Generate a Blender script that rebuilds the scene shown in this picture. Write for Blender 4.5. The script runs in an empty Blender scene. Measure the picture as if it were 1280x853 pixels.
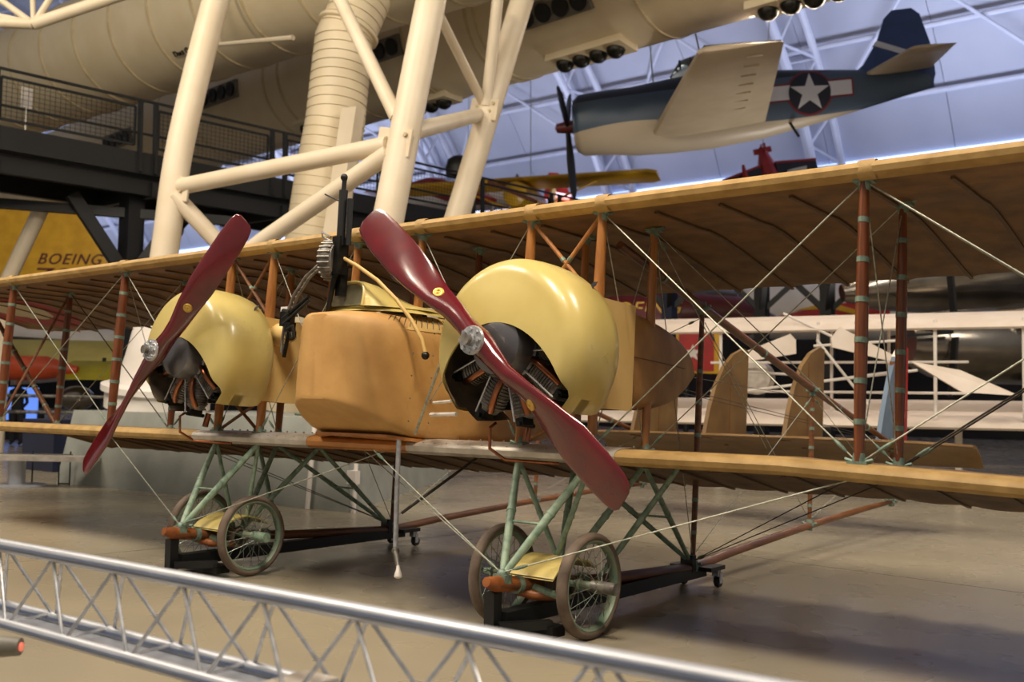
import bpy, bmesh, math, random
from mathutils import Vector, Matrix, Quaternion
S = bpy.context.scene
COL = S.collection
PI = math.pi
R = math.radians
random.seed(7)

# ------------------------------------------------------------------ camera
cam = bpy.data.cameras.new('camera')
cam.sensor_width = 36.0
cam.lens = 36.0 * 1285.805 / 1280.0
cam.clip_end = 400
cam.dof.use_dof = True
cam.dof.focus_distance = 6.6
cam.dof.aperture_fstop = 2.2
camo = bpy.data.objects.new('camera', cam)
COL.objects.link(camo)
cr = Vector((0.78616628, 0.61778838, 0.0167362))
cu = Vector((0.02323815, -0.05661143, 0.99812581))
cf = Vector((-0.61757799, 0.78430394, 0.05886226))
camo.matrix_world = Matrix(((cr.x, cu.x, -cf.x, 5.18769584), (cr.y, cu.y, -cf.y, -4.9941519), (cr.z, cu.z, -cf.z, 1.34985286), (0, 0, 0, 1)))
S.camera = camo

# ------------------------------------------------------------------ world, lights, exposure
wd = bpy.data.worlds.new('world')
S.world = wd
wd.use_nodes = True
wd.node_tree.nodes['Background'].inputs['Color'].default_value = (1.0, 0.93, 0.86, 1)
wd.node_tree.nodes['Background'].inputs['Strength'].default_value = 0.27
S.view_settings.view_transform = 'Standard'
S.view_settings.look = 'None'
S.view_settings.gamma = 1.0
S.view_settings.exposure = 0.0
S.cycles.use_denoising = True
S.cycles.max_bounces = 6
S.cycles.sample_clamp_indirect = 6

def lamp(name, kind, loc, target, energy, color, size=1.0, angle=60, blend=.5, size_y=None):
    l = bpy.data.lights.new(name, kind)
    l.energy = energy
    l.color = color
    if kind == 'AREA':
        l.size = size
        if size_y:
            l.shape = 'RECTANGLE'
            l.size_y = size_y
    else:
        l.shadow_soft_size = size
    if kind == 'SPOT':
        l.spot_size = R(angle)
        l.spot_blend = blend
    o = bpy.data.objects.new(name, l)
    COL.objects.link(o)
    o.location = loc
    d = Vector(target) - Vector(loc)
    o.rotation_euler = d.to_track_quat('-Z', 'Y').to_euler()
    return o

WARM = (1.0, 0.87, 0.70)
WARM2 = (1.0, 0.80, 0.58)
COOL = (0.66, 0.74, 1.0)
# ceiling floodlights over the biplane, then fill lamps added for dim areas
lamp('flood_fill_lamp', 'AREA', (3.5, -4.0, 11.0), (1.0, 0.0, 1.6), 1050, WARM, 2.5)
lamp('flood_fill_lamp', 'AREA', (-4.0, -5.5, 11.0), (-2.0, 0.0, 1.6), 700, WARM, 2.5)
lamp('flood_fill_lamp', 'AREA', (8.5, 5.0, 11.0), (4.0, 5.0, 0.5), 900, WARM, 3.0)
lamp('flood_fill_lamp', 'AREA', (-3.0, 15.0, 10.0), (-3.0, 12.0, 0.5), 900, WARM2, 3.0)
lamp('flood_fill_lamp', 'AREA', (-7.0, -3.0, 12.5), (-8.0, 5.0, 5.0), 620, (1, .86, .66), 3.0)
lamp('flood_fill_lamp', 'SPOT', (6.5, -3.0, 10.0), (1.6, -0.6, 1.7), 1400, WARM2, 0.25, 22, .8)
lamp('flood_fill_lamp', 'SPOT', (-14.0, -4.0, 12.0), (-17.0, 11.0, 11.5), 2200, (1, .84, .60), 0.5, 90, .8)
lamp('flood_fill_lamp', 'AREA', (-9.0, -3.0, 9.0), (-9.0, 0.5, 0), 300, WARM, 2.5)  # added fill lamp, lifts the floor near the plinth
lamp('flood_fill_lamp', 'SPOT', (-26.0, 7.0, 8.5), (-37.8, 17.3, 7.0), 2600, WARM, .4, 34, .6)  # added fill spot, brightens the yellow airliner tail
lamp('added_uplight', 'SPOT', (-9.0, 18.0, 0.6), (-21.0, 29.4, 9.8), 3200, (1, .93, .84), .3, 50, .8)  # invented fill spot, brightens the yellow plane from below
lamp('added_uplight', 'SPOT', (-4.0, 23.0, 0.6), (-7.5, 19.5, 9.0), 1500, (1, .92, .82), .3, 62, .8)  # invented fill spot, brightens the fighter's belly and wing
# blue-white uplights washing the vaulted roof
for i in range(6):
    lamp('roof_uplight', 'AREA', (-85 + i * 20, 37.0, 10.5), (-85 + i * 20, 35.5, 24.0), 1500, COOL, 12.0, size_y=3.0)

# ------------------------------------------------------------------ materials
def lin(c):
    return c / 12.92 if c <= .04045 else ((c + .055) / 1.055) ** 2.4
def hexc(h):
    return tuple(lin(int(h[i:i + 2], 16) / 255) for i in (0, 2, 4)) + (1.0,)

def mat(name, c1, c2=None, rough=.5, metal=0.0, scale=6.0, stretch=(1, 1, 1), bump=0.0, bscale=None, coat=0.0, lo=.35, hi=.65, emis=0.0, rvar=0.0, spec=None, detail=5.0, trans=0.0, alpha=None):
    m = bpy.data.materials.new(name)
    m.use_nodes = True
    nt = m.node_tree
    b = nt.nodes['Principled BSDF']
    b.inputs['Roughness'].default_value = rough
    b.inputs['Metallic'].default_value = metal
    b.inputs['Coat Weight'].default_value = coat
    b.inputs['Coat Roughness'].default_value = .08
    if spec is not None:
        b.inputs['Specular IOR Level'].default_value = spec
    if trans:
        b.inputs['Transmission Weight'].default_value = trans
    b.inputs['Base Color'].default_value = hexc(c1)
    tc = nt.nodes.new('ShaderNodeTexCoord')
    mp = nt.nodes.new('ShaderNodeMapping')
    mp.inputs['Scale'].default_value = stretch
    nt.links.new(tc.outputs['Object'], mp.inputs['Vector'])
    nz = nt.nodes.new('ShaderNodeTexNoise')
    nz.inputs['Scale'].default_value = scale
    nz.inputs['Detail'].default_value = detail
    nt.links.new(mp.outputs['Vector'], nz.inputs['Vector'])
    if c2:
        mr = nt.nodes.new('ShaderNodeMapRange')
        mr.inputs['From Min'].default_value = lo
        mr.inputs['From Max'].default_value = hi
        nt.links.new(nz.outputs['Fac'], mr.inputs['Value'])
        mx = nt.nodes.new('ShaderNodeMix')
        mx.data_type = 'RGBA'
        mx.inputs[6].default_value = hexc(c1)
        mx.inputs[7].default_value = hexc(c2)
        nt.links.new(mr.outputs['Result'], mx.inputs[0])
        nt.links.new(mx.outputs[2], b.inputs['Base Color'])
        m['mix'] = mx.name
    if rvar:
        mr2 = nt.nodes.new('ShaderNodeMapRange')
        mr2.inputs['To Min'].default_value = max(0, rough - rvar)
        mr2.inputs['To Max'].default_value = min(1, rough + rvar)
        nt.links.new(nz.outputs['Fac'], mr2.inputs['Value'])
        nt.links.new(mr2.outputs['Result'], b.inputs['Roughness'])
    if bump:
        nb = nz
        if bscale:
            nb = nt.nodes.new('ShaderNodeTexNoise')
            nb.inputs['Scale'].default_value = bscale
            nb.inputs['Detail'].default_value = 3
            nt.links.new(mp.outputs['Vector'], nb.inputs['Vector'])
        bp = nt.nodes.new('ShaderNodeBump')
        bp.inputs['Strength'].default_value = bump
        bp.inputs['Distance'].default_value = .02
        nt.links.new(nb.outputs['Fac'], bp.inputs['Height'])
        nt.links.new(bp.outputs['Normal'], b.inputs['Normal'])
    if emis:
        b.inputs['Emission Color'].default_value = hexc(c1)
        b.inputs['Emission Strength'].default_value = emis
    return m

MT = {}
MT['cowl'] = mat('cowl_cream_paint', 'cdbb76', 'c1ad66', rough=.30, scale=3, bump=.22, bscale=3.2, coat=.25, rvar=.08)
MT['panel'] = mat('cream_panel_paint', 'd8b878', 'd0ad6a', rough=.45, scale=4)
MT['doped'] = mat('doped_linen', 'c2975a', 'b0844a', rough=.55, scale=4, bump=.05, bscale=40)
MT['wood_red'] = mat('red_lacquered_wood', '640c13', '52090e', rough=.2, scale=5, coat=.7, stretch=(1, 1, 1))
MT['strut'] = mat('varnished_ash', '7a4426', '5c301a', rough=.35, scale=9, stretch=(4, 4, .5), coat=.2)
MT['strut_l'] = mat('honey_varnished_ash', 'b27a42', '955f30', rough=.35, scale=9, stretch=(4, 4, .5), coat=.2)
MT['boom'] = mat('brown_stained_wood', '7a4c2a', '5a361d', rough=.45, scale=6, stretch=(4, .5, 4))
MT['copper'] = mat('copper_tube', 'a86e50', '7e4a32', rough=.28, metal=1, scale=9)
MT['patina'] = mat('verdigris_fitting', '889c8c', '65796f', rough=.55, metal=.4, scale=30)
MT['gear'] = mat('chipped_green_paint', '92a892', '66806e', rough=.5, scale=22, lo=.42, hi=.7, bump=.05)
MT['tire'] = mat('aged_grey_rubber', '77675a', '574a40', rough=.75, scale=7, bump=.06, bscale=40)
MT['rim'] = mat('green_rim', '6d8a76', '8a8f7c', rough=.5, metal=.2, scale=14)
MT['spoke'] = mat('dull_spoke_steel', '8f9488', '5f6a62', rough=.4, metal=.7, scale=40)
MT['steel'] = mat('polished_steel', 'c6c7ca', 'a2a4a8', rough=.27, metal=.55, scale=20)
MT['alu'] = mat('brushed_aluminium', 'c4c6cc', 'b4b7bf', rough=.36, metal=.45, scale=14, stretch=(.4, 8, 8))
MT['alusheet'] = mat('aluminium_sheet', 'd0c9c0', 'b4aca2', rough=.36, metal=.35, scale=9)
MT['gunmetal'] = mat('gunmetal', '34332f', '1f1f1e', rough=.38, metal=.8, scale=12)
MT['engine'] = mat('oily_engine_steel', '8a857d', '55504a', rough=.4, metal=.3, scale=14)
MT['crank'] = mat('crankcase_steel', '77767a', '5e5d60', rough=.28, metal=.65, scale=3)
MT['liner'] = mat('oily_cowl_liner', '8a7a68', '63564a', rough=.45, metal=.2, scale=7)
MT['toe'] = mat('worn_skid_wood', '9c5c2e', '7a431f', rough=.45, scale=8)
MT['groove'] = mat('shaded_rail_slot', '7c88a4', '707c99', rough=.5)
MT['ventgrey'] = mat('vent_plate_grey', '77736a', '67635b', rough=.5)
MT['black'] = mat('black_paint', '111214', '0c0d0e', rough=.5, scale=5)
MT['blacksteel'] = mat('black_bridge_paint', '0f1114', '0b0d10', rough=.55, scale=3)
MT['cream'] = mat('cream_steel_paint', 'd8cbb4', 'd1c2a8', rough=.45, scale=2)
MT['duct'] = mat('cream_duct_paint', 'd6c8ab', 'cfbf9f', rough=.5, scale=1.2)
MT['duct_seam'] = mat('duct_seam_paint', 'c9b997', 'b7a684', rough=.5, scale=3)
MT['wire'] = mat('bare_cable', 'b4b4a6', '8a8d80', rough=.45, metal=.5, scale=40)
MT['darkwire'] = mat('dark_cable', '4c443a', '38332d', rough=.5, metal=.4, scale=40)
MT['gold'] = mat('gold_decal', 'd9b45a', 'b78d38', rough=.35, metal=.4, scale=60)
MT['concrete'] = mat('plinth_concrete', '9a9d96', '8a8d87', rough=.8, scale=2.2, bump=.08, bscale=20)
MT['white'] = mat('white_paint', 'e2dcd6', 'd8d0c8', rough=.45, scale=2)
MT['aerolinen'] = mat('white_linen', 'e6d9cc', 'dccdbe', rough=.7, scale=3)
MT['navy'] = mat('navy_paint', '20263f', '1a1f36', rough=.4, scale=2)
MT['redpaint'] = mat('red_paint', 'b02622', '98201e', rough=.35, scale=3)
MT['darkred'] = mat('dark_red_paint', '5a1c1c', '4b1616', rough=.35, scale=3)
MT['orange'] = mat('orange_paint', 'c8502a', 'b5441f', rough=.4, scale=3)
MT['yellow'] = mat('yellow_paint', 'd2a21e', 'c3920f', rough=.35, scale=2)
MT['yelpale'] = mat('pale_yellow_fabric', 'bdb066', 'aea158', rough=.5, scale=2)
MT['yelgreen'] = mat('olive_yellow_paint', 'a89c1c', '988c14', rough=.45, scale=2)
MT['glass'] = mat('perspex', 'c8c4a4', None, rough=.12, trans=.85, spec=.5)
MT['brownfab'] = mat('brown_doped_fabric', '7d5f34', '684c26', rough=.6, scale=3)
MT['bluefab'] = mat('faded_blue_fabric', '6d7f92', '5d6f83', rough=.6, scale=4)
MT['silver'] = mat('bare_silver_skin', '9a948c', '7c766e', rough=.22, metal=.95, scale=1.5)
MT['skin'] = mat('skin', 'b98a6c', None, rough=.6)
MT['darkcloth'] = mat('dark_cloth', '23242c', '1a1b21', rough=.8)
MT['roofpanel'] = mat('roof_panel_paint', 'b9bac6', 'adafbd', rough=.6, scale=.25)
MT['roofsteel'] = mat('roof_steel_paint', 'd3d5e2', 'c7c9d8', rough=.5, scale=1)
MT['rooflow'] = mat('dark_wall_cladding', '1c1917', '161412', rough=.7, scale=.5)
MT['screen'] = mat('lit_blue_display', '5f86e0', None, rough=.4, emis=1.2)
MT['window'] = mat('daylit_clerestory_glass', 'b4cbff', None, rough=.3, emis=2.2)

# ------------------------------------------------------------------ mesh builder
def frame_of(d):
    d = Vector(d).normalized()
    a = Vector((0, 0, 1)) if abs(d.z) < .9 else Vector((1, 0, 0))
    x = a.cross(d).normalized()
    return x, d.cross(x).normalized(), d

class M:
    def __init__(s):
        s.v = []
        s.f = []
    def add(s, vs, fs):
        n = len(s.v)
        s.v += [tuple(v) for v in vs]
        s.f += [tuple(i + n for i in f) for f in fs]
        return s
    def box(s, c, d, rot=None):
        hx, hy, hz = d[0] / 2, d[1] / 2, d[2] / 2
        vs = [Vector((x, y, z)) for x in (-hx, hx) for y in (-hy, hy) for z in (-hz, hz)]
        if rot is not None:
            vs = [rot @ v for v in vs]
        c = Vector(c)
        return s.add([v + c for v in vs], [(0, 1, 3, 2), (4, 6, 7, 5), (0, 4, 5, 1), (2, 3, 7, 6), (0, 2, 6, 4), (1, 5, 7, 3)])
    def bar(s, p, q, w, h, up=(0, 0, 1)):
        p, q = Vector(p), Vector(q)
        d = (q - p).normalized()
        x = d.cross(Vector(up))
        if x.length < 1e-4:
            x = d.cross(Vector((1, 0, 0)))
        x.normalize()
        y = x.cross(d)
        vs = []
        for e in (p, q):
            for a, b in ((-1, -1), (1, -1), (1, 1), (-1, 1)):
                vs.append(e + x * a * w / 2 + y * b * h / 2)
        return s.add(vs, [(0, 3, 2, 1), (4, 5, 6, 7), (0, 1, 5, 4), (1, 2, 6, 5), (2, 3, 7, 6), (3, 0, 4, 7)])
    def loft(s, rings, closed=True, cap=True):
        n = len(rings[0])
        vs = [v for r in rings for v in r]
        fs = []
        for i in range(len(rings) - 1):
            for j in range(n if closed else n - 1):
                k = (j + 1) % n
                fs.append((i * n + j, i * n + k, (i + 1) * n + k, (i + 1) * n + j))
        if cap and closed:
            fs.append(tuple(range(n - 1, -1, -1)))
            fs.append(tuple((len(rings) - 1) * n + j for j in range(n)))
        return s.add(vs, fs)
    def tube(s, pts, r, n=8, cap=True, flat=None):
        pts = [Vector(p) for p in pts]
        rs = r if isinstance(r, (list, tuple)) else [r] * len(pts)
        rings = []
        x = y = None
        for i, p in enumerate(pts):
            d = (pts[min(i + 1, len(pts) - 1)] - pts[max(i - 1, 0)]).normalized()
            if x is None:
                x, y, _ = frame_of(d)
            else:
                x = (x - d * x.dot(d)).normalized()
                y = d.cross(x)
            ring = []
            for k in range(n):
                a = 2 * PI * k / n
                o = x * math.cos(a) * rs[i] + y * math.sin(a) * rs[i]
                if flat:
                    fd = Vector(flat[0]).normalized()
                    o = o + fd * o.dot(fd) * (flat[1] - 1)
                ring.append(p + o)
            rings.append(ring)
        return s.loft(rings, True, cap)
    def lathe(s, prof, o=(0, 0, 0), ax=(0, 0, 1), n=24, cap=True, a0=0, a1=2 * PI):
        x, y, z = frame_of(ax)
        o = Vector(o)
        full = abs(a1 - a0 - 2 * PI) < 1e-6
        m = n if full else n + 1
        rings = []
        for r, h in prof:
            rings.append([o + z * h + (x * math.cos(a0 + (a1 - a0) * k / n) + y * math.sin(a0 + (a1 - a0) * k / n)) * r for k in range(m)])
        return s.loft(rings, full, cap and full)
    def sph(s, c, r, n=12, sc=(1, 1, 1)):
        c = Vector(c)
        rings = []
        for i in range(n // 2 + 1):
            t = PI * (i + .02) / (n // 2 + .04)
            rings.append([c + Vector((math.sin(t) * math.cos(2 * PI * k / n) * r * sc[0], math.sin(t) * math.sin(2 * PI * k / n) * r * sc[1], math.cos(t) * r * sc[2])) for k in range(n)])
        return s.loft(rings)
    def prism(s, poly, t, ax, plane=None):
        # poly: list of 3D points (planar); extruded by vector ax*t centred
        ax = Vector(ax).normalized() * (t / 2)
        a = [Vector(p) - ax for p in poly]
        b = [Vector(p) + ax for p in poly]
        n = len(poly)
        return s.add(a + b, [tuple(range(n - 1, -1, -1)), tuple(range(n, 2 * n))] + [(i, (i + 1) % n, n + (i + 1) % n, n + i) for i in range(n)])

def ob(name, m, ma, parent=None, label=None, smooth=True, ang=40, kind=None):
    me = bpy.data.meshes.new(name)
    me.from_pydata([tuple(v) for v in m.v], [], m.f)
    b = bmesh.new()
    b.from_mesh(me)
    bmesh.ops.recalc_face_normals(b, faces=b.faces)
    b.to_mesh(me)
    b.free()
    me.materials.append(MT[ma] if isinstance(ma, str) else ma)
    if smooth:
        me.shade_smooth()
        me.set_sharp_from_angle(angle=R(ang))
    o = bpy.data.objects.new(name, me)
    COL.objects.link(o)
    if parent is not None:
        o.parent = parent
    if label:
        o['label'] = label
    if kind:
        o['kind'] = kind
    return o

def inst(o, parent=None, loc=(0, 0, 0), rot=(0, 0, 0), scale=(1, 1, 1)):
    c = o.copy()
    COL.objects.link(c)
    c.location = loc
    c.rotation_euler = rot
    c.scale = scale
    if parent is not None:
        c.parent = parent
    return c

def tag(o, label, cat, group=None):
    o['label'] = label
    o['category'] = cat
    if group:
        o['group'] = group
    return o

def thing(name, label, cat, loc=(0, 0, 0), rot=(0, 0, 0), group=None):
    o = bpy.data.objects.new(name, None)
    COL.objects.link(o)
    o.location = loc
    o.rotation_euler = rot
    o.empty_display_size = .1
    return tag(o, label, cat, group)

def struct(name, m, ma, parent=None, smooth=False):
    o = ob(name, m, ma, parent, smooth=smooth)
    if parent is None:
        o['kind'] = 'structure'
    return o

def copy_tree(o, parent=None):
    c = o.copy()
    COL.objects.link(c)
    c.parent = parent
    for ch in list(o.children):
        copy_tree(ch, c)
    return c

def lettering(name, text, ma, parent, loc, xdir, ydir, size, extrude=.005, shear=0.0, sx=1.0, spacing=1.0, bold=0.0):
    c = bpy.data.curves.new(name, 'FONT')
    c.body = text
    c.size = size
    c.extrude = extrude
    c.shear = shear
    c.space_character = spacing
    c.offset = bold
    c.materials.append(MT[ma])
    o = bpy.data.objects.new(name, c)
    COL.objects.link(o)
    x = Vector(xdir).normalized()
    y = Vector(ydir).normalized()
    z = x.cross(y).normalized()
    y = z.cross(x)
    m = Matrix(((x.x * sx, y.x, z.x, loc[0]), (x.y * sx, y.y, z.y, loc[1]), (x.z * sx, y.z, z.z, loc[2]), (0, 0, 0, 1)))
    me = bpy.data.meshes.new_from_object(o.evaluated_get(bpy.context.evaluated_depsgraph_get()))
    bpy.data.objects.remove(o)
    me.name = name
    if not me.materials:
        me.materials.append(MT[ma])
    o = bpy.data.objects.new(name, me)
    COL.objects.link(o)
    o.parent = parent
    o.matrix_basis = m
    o['kind'] = 'stuff'
    return o

# ================================================================== SETTING
# floor: polished concrete slabs with recessed joints
def floor_material():
    m = bpy.data.materials.new('polished_concrete')
    m.use_nodes = True
    nt = m.node_tree
    b = nt.nodes['Principled BSDF']
    g = nt.nodes.new('ShaderNodeNewGeometry')
    n1 = nt.nodes.new('ShaderNodeTexNoise')
    n1.inputs['Scale'].default_value = .55
    n1.inputs['Detail'].default_value = 3
    n2 = nt.nodes.new('ShaderNodeTexNoise')
    n2.inputs['Scale'].default_value = 1.7
    n2.inputs['Detail'].default_value = 2
    nt.links.new(g.outputs['Position'], n1.inputs['Vector'])
    nt.links.new(g.outputs['Position'], n2.inputs['Vector'])
    mr = nt.nodes.new('ShaderNodeMapRange')
    mr.inputs['From Min'].default_value = .3
    mr.inputs['From Max'].default_value = .7
    nt.links.new(n1.outputs['Fac'], mr.inputs['Value'])
    mx = nt.nodes.new('ShaderNodeMix')
    mx.data_type = 'RGBA'
    mx.inputs[6].default_value = hexc('8d8574')
    mx.inputs[7].default_value = hexc('a1967f')
    nt.links.new(mr.outputs['Result'], mx.inputs[0])
    nt.links.new(mx.outputs[2], b.inputs['Base Color'])
    mr2 = nt.nodes.new('ShaderNodeMapRange')
    mr2.inputs['To Min'].default_value = .25
    mr2.inputs['To Max'].default_value = .30
    nt.links.new(n2.outputs['Fac'], mr2.inputs['Value'])
    nt.links.new(mr2.outputs['Result'], b.inputs['Roughness'])
    b.inputs['Specular IOR Level'].default_value = .55
    return m
MT['floor'] = floor_material()
floor = struct('floor', M().box((-45, 17, -.08), (160, 70, .14)), 'concrete')
sl0 = None
ca, sa = math.cos(R(-6)), math.sin(R(-6))
for i in range(-11, 4):
    for j in range(-2, 5):
        u, w = i * 9 + 4.5 - 2.95, j * 9 + 4.5 + 3.75
        px_, py_ = u * ca - w * sa, u * sa + w * ca
        if px_ < -95 or px_ > 26 or py_ > 46 or py_ < -13:
            continue
        if sl0 is None:
            sl0 = ob('slab', M().box((0, 0, -.02), (8.985, 8.985, .04)), 'floor', floor, smooth=False)
            sl0.location = (px_, py_, 0)
            sl0.rotation_euler = (0, 0, R(-6))
        else:
            inst(sl0, floor, (px_, py_, 0), (0, 0, R(-6)))

# vaulted roof on the far side of the hall
VY, VZ, VA, VB = 8.0, 7.4, 38.5, 22.0
T0, T1, NT = R(16), R(100), 12
def vault(t, off=0.0):
    return VY + (VA - off) * math.cos(t), VZ + (VB - off) * math.sin(t)
shell = M()
rings = []
for x in (-116, 32):
    rings.append([(x,) + vault(T0 + (T1 - T0) * k / 24, -.25) for k in range(25)])
shell.loft(rings, closed=False, cap=False)
ceiling = struct('ceiling', shell, 'roofsteel')
for k in range(NT):
    t0, t1 = T0 + (T1 - T0) * (k + .005) / NT, T0 + (T1 - T0) * (k + .995) / NT
    m = M()
    m.loft([[(x,) + vault(t0), (x,) + vault((t0 + t1) / 2), (x,) + vault(t1), (x,) + vault(t1, -.12), (x,) + vault((t0 + t1) / 2, -.12), (x,) + vault(t0, -.12)] for x in (-2.985, 2.985)])
    p0 = None
    for i in range(24):
        x = -113 + i * 6
        if p0 is None:
            p0 = ob('roof_panel', m, 'roofpanel', ceiling)
            p0.location = (x, 0, 0)
        else:
            inst(p0, ceiling, (x, 0, 0))
for n, k in enumerate((1, 2, 3, 4, 5, 6, 8)):
    y, z = vault(T0 + (T1 - T0) * k / NT, .45)
    struct('trim_%d' % (n + 1), M().tube([(-116, y, z), (32, y, z)], .13, 8), 'roofsteel', smooth=True)
# arched roof trusses
truss = None
for i in range(12):
    x = -110 + i * 12
    if truss is None:
        truss = thing('roof_truss', 'white tubular steel arch truss under the vaulted roof panels', 'roof truss', (x, 0, 0), group='arch trusses of the vaulted roof')
        N = 26
        ts = [T0 + (T1 - T0) * k / N for k in range(N + 1)]
        for dx, off in ((-.8, .5), (.8, .5), (0, 2.1)):
            ob('chord', M().tube([(dx,) + vault(t, off) for t in ts], .19, 8), 'roofsteel', truss)
        w = M()
        for k in range(N):
            for dx in (-.8, .8):
                a, b = ((dx,) + vault(ts[k], .5), (0,) + vault(ts[k + 1], 2.1))
                if k % 2:
                    a, b = ((0,) + vault(ts[k], 2.1), (dx,) + vault(ts[k + 1], .5))
                w.tube([a, b], .075, 6)
            if k % 2 == 0:
                w.tube([(-.8,) + vault(ts[k], .5), (.8,) + vault(ts[k], .5)], .06, 6)
        ob('web', w, 'roofsteel', truss, kind='stuff')
        cross = M()
        for k in range(2, 14, 4):
            for s in (-1, 1):
                cross.tube([(.8 * s,) + vault(ts[k], .5), (6 * s,) + vault(ts[k + 4], .5)], .08, 6)
        ob('cross_bracing', cross, 'roofsteel', truss, kind='stuff')
        tr0 = truss
    else:
        c = copy_tree(tr0)
        c.location = (x, 0, 0)
struct('window_1', M().box((-42, 44.85, 13.25), (148, .1, .5)), 'window')
struct('trim_8', M().box((-42, 44.7, 12.9), (148, .35, .16)), 'roofsteel')
struct('wall_back', M().box((-42, 45.2, 6.5), (148, .3, 13.2)), 'rooflow')
struct('wall_left', M().box((-116.3, 17, 14), (.4, 62, 30)), 'rooflow')

# concrete plinth carrying the truss legs
def hull(base, top):
    m = M()
    n = len(base)
    m.add(list(base) + list(top), [tuple(range(n - 1, -1, -1)), tuple(range(n, 2 * n))] + [(i, (i + 1) % n, n + (i + 1) % n, n + i) for i in range(n)])
    return m
plinth = tag(ob('concrete_plinth', hull([(-9.95, 3.1, 0), (-3.92, 3.5, 0), (-6.8, 8.5, 0), (-9.8, 8.6, 0)], [(-9.85, 3.28, 1.11), (-4.1, 3.62, 1.11), (-6.9, 8.3, 1.11), (-9.75, 8.4, 1.11)]), 'concrete', smooth=False), 'battered grey concrete plinth under the cream truss legs', 'plinth')

# truss leg: three cream columns with braces
leg = thing('truss_leg', 'cream tubular steel truss leg of three leaning columns on the concrete plinth', 'truss leg', (-6.5, 5.2, 1.13))
def rel(o, pts):
    L = o.location
    return [(p[0] - L.x, p[1] - L.y, p[2] - L.z) for p in pts]
c1 = [(-9.0, 4.1, 1.16), (-8.70, 3.93, 2.709), (-8.60, 3.97, 3.797), (-8.535, 4.12, 5.313), (-8.441, 4.586, 7.627), (-8.503, 5.072, 9.001), (-8.55, 6.2, 11.4)]
c2 = [(-4.62, 4.10, 1.13), (-4.43, 4.298, 2.583), (-4.345, 4.516, 3.968), (-4.215, 5.044, 6.791), (-4.218, 5.34, 7.91), (-4.2, 6.1, 10.2)]
c3 = [(-6.8, 7.3, 1.13), (-6.5, 7.6, 2.964), (-6.30, 8.15, 4.784), (-5.895, 9.0, 8.0), (-5.86, 9.25, 8.75)]
def smooth_path(pts, n=6):
    P = [Vector(p) for p in pts]
    P = [P[0] * 2 - P[1]] + P + [P[-1] * 2 - P[-2]]
    out = []
    for i in range(1, len(P) - 2):
        for k in range(n):
            t = k / n
            out.append(.5 * ((2 * P[i]) + (P[i + 1] - P[i - 1]) * t + (2 * P[i - 1] - 5 * P[i] + 4 * P[i + 1] - P[i + 2]) * t * t + (3 * P[i] - P[i - 1] - 3 * P[i + 1] + P[i + 2]) * t ** 3))
    return out + [P[-2]]
for c in (c1, c2, c3):
    col = ob('column', M().tube(smooth_path(rel(leg, c)), .207, 24), 'cream', leg)
# flared foot of the first column
ob('column_foot', M().lathe([(.78, 0), (.78, .24), (.84, .26), (.84, .35), (.62, .37), (.50, .85), (.38, 1.4), (.22, 2.1)], rel(leg, [(-8.95, 4.14, 1.17)])[0], (0.13, -.06, 1), 28), 'white', leg)
for q in ((-4.62, 4.10, 1.13), (-6.8, 7.3, 1.13)):
    ob('column_foot', M().lathe([(.5, 0), (.5, .25), (.3, .32), (.24, .6)], rel(leg, [q])[0], (0, 0, 1), 24), 'white', leg)
for a, b, r in [((-8.424, 4.05, 4.54), (-4.47, 4.55, 4.72), .125), ((-6.563, 4.201, 3.584), (-4.43, 4.53, 4.60), .125), ((-7.6, 4.05, 3.03), (-6.563, 4.201, 3.584), .125),
                ((-4.25, 4.8, 4.93), (-6.2, 8.45, 6.32), .12), ((-5.932, 4.939, 7.157), (-4.42, 4.65, 5.1), .10), ((-7.4, 5.2, 9.1), (-5.932, 4.939, 7.157), .10),
                ((-5.2, 5.0, 8.5), (-6.15, 8.5, 6.5), .08), ((-5.74, 8.327, 8.209), (-6.05, 8.45, 6.45), .10), ((-8.47, 3.98, 4.4), (-7.9, 4.7, 3.45), .13), ((-7.9, 4.7, 3.45), (-6.6, 7.3, 1.9), .13)]:
    ob('brace', M().tube(rel(leg, [a, b]), r, 14), 'cream', leg)
for c, ax in (((-4.36, 4.55, 4.75), (1, .15, 0)), ((-6.1, 8.45, 6.4), (.6, 1, .1)), ((-8.46, 4.02, 4.52), (1, .1, 0))):
    cc = rel(leg, [c])[0]
    pl = ob('gusset_plate', M().box(cc, (.62, .03, .36), Matrix.Rotation(R(12), 3, 'Y')), 'cream', leg, smooth=False)
    for k in range(6):
        m = M().lathe([(.03, -.03), (.03, .03)], (cc[0] - .22 + .09 * k, cc[1] - .02, cc[2] + (.06 if k % 2 else -.06)), (0, 1, 0), 8)
        ob('bolt', m, 'duct_seam', pl)

# tower duct with spiral seams
td = thing('tower_duct', 'tall cream spiral-seamed air duct leaning behind the truss leg', 'air duct', (-8.5, 6.9, 1.13))
tp = [(-8.85, 6.75, 1.13), (-8.62, 6.75, 3.2), (-8.515, 6.80, 3.9), (-8.339, 6.85, 5.149), (-8.219, 6.95, 6.165), (-8.265, 7.142, 7.691), (-8.149, 7.429, 8.48), (-8.1, 7.75, 9.6), (-8.0, 8.2, 10.6)]
ob('duct_tube', M().tube(rel(td, tp), [.55, .53, .52, .52, .515, .51, .51, .51, .51], 28), 'duct', td)
def along(pts, s):
    pts = [Vector(p) for p in pts]
    L = [(pts[i + 1] - pts[i]).length for i in range(len(pts) - 1)]
    d = s * sum(L)
    for i, l in enumerate(L):
        if d <= l:
            return pts[i].lerp(pts[i + 1], d / l), (pts[i + 1] - pts[i]).normalized()
        d -= l
    return pts[-1], (pts[-1] - pts[-2]).normalized()
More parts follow.
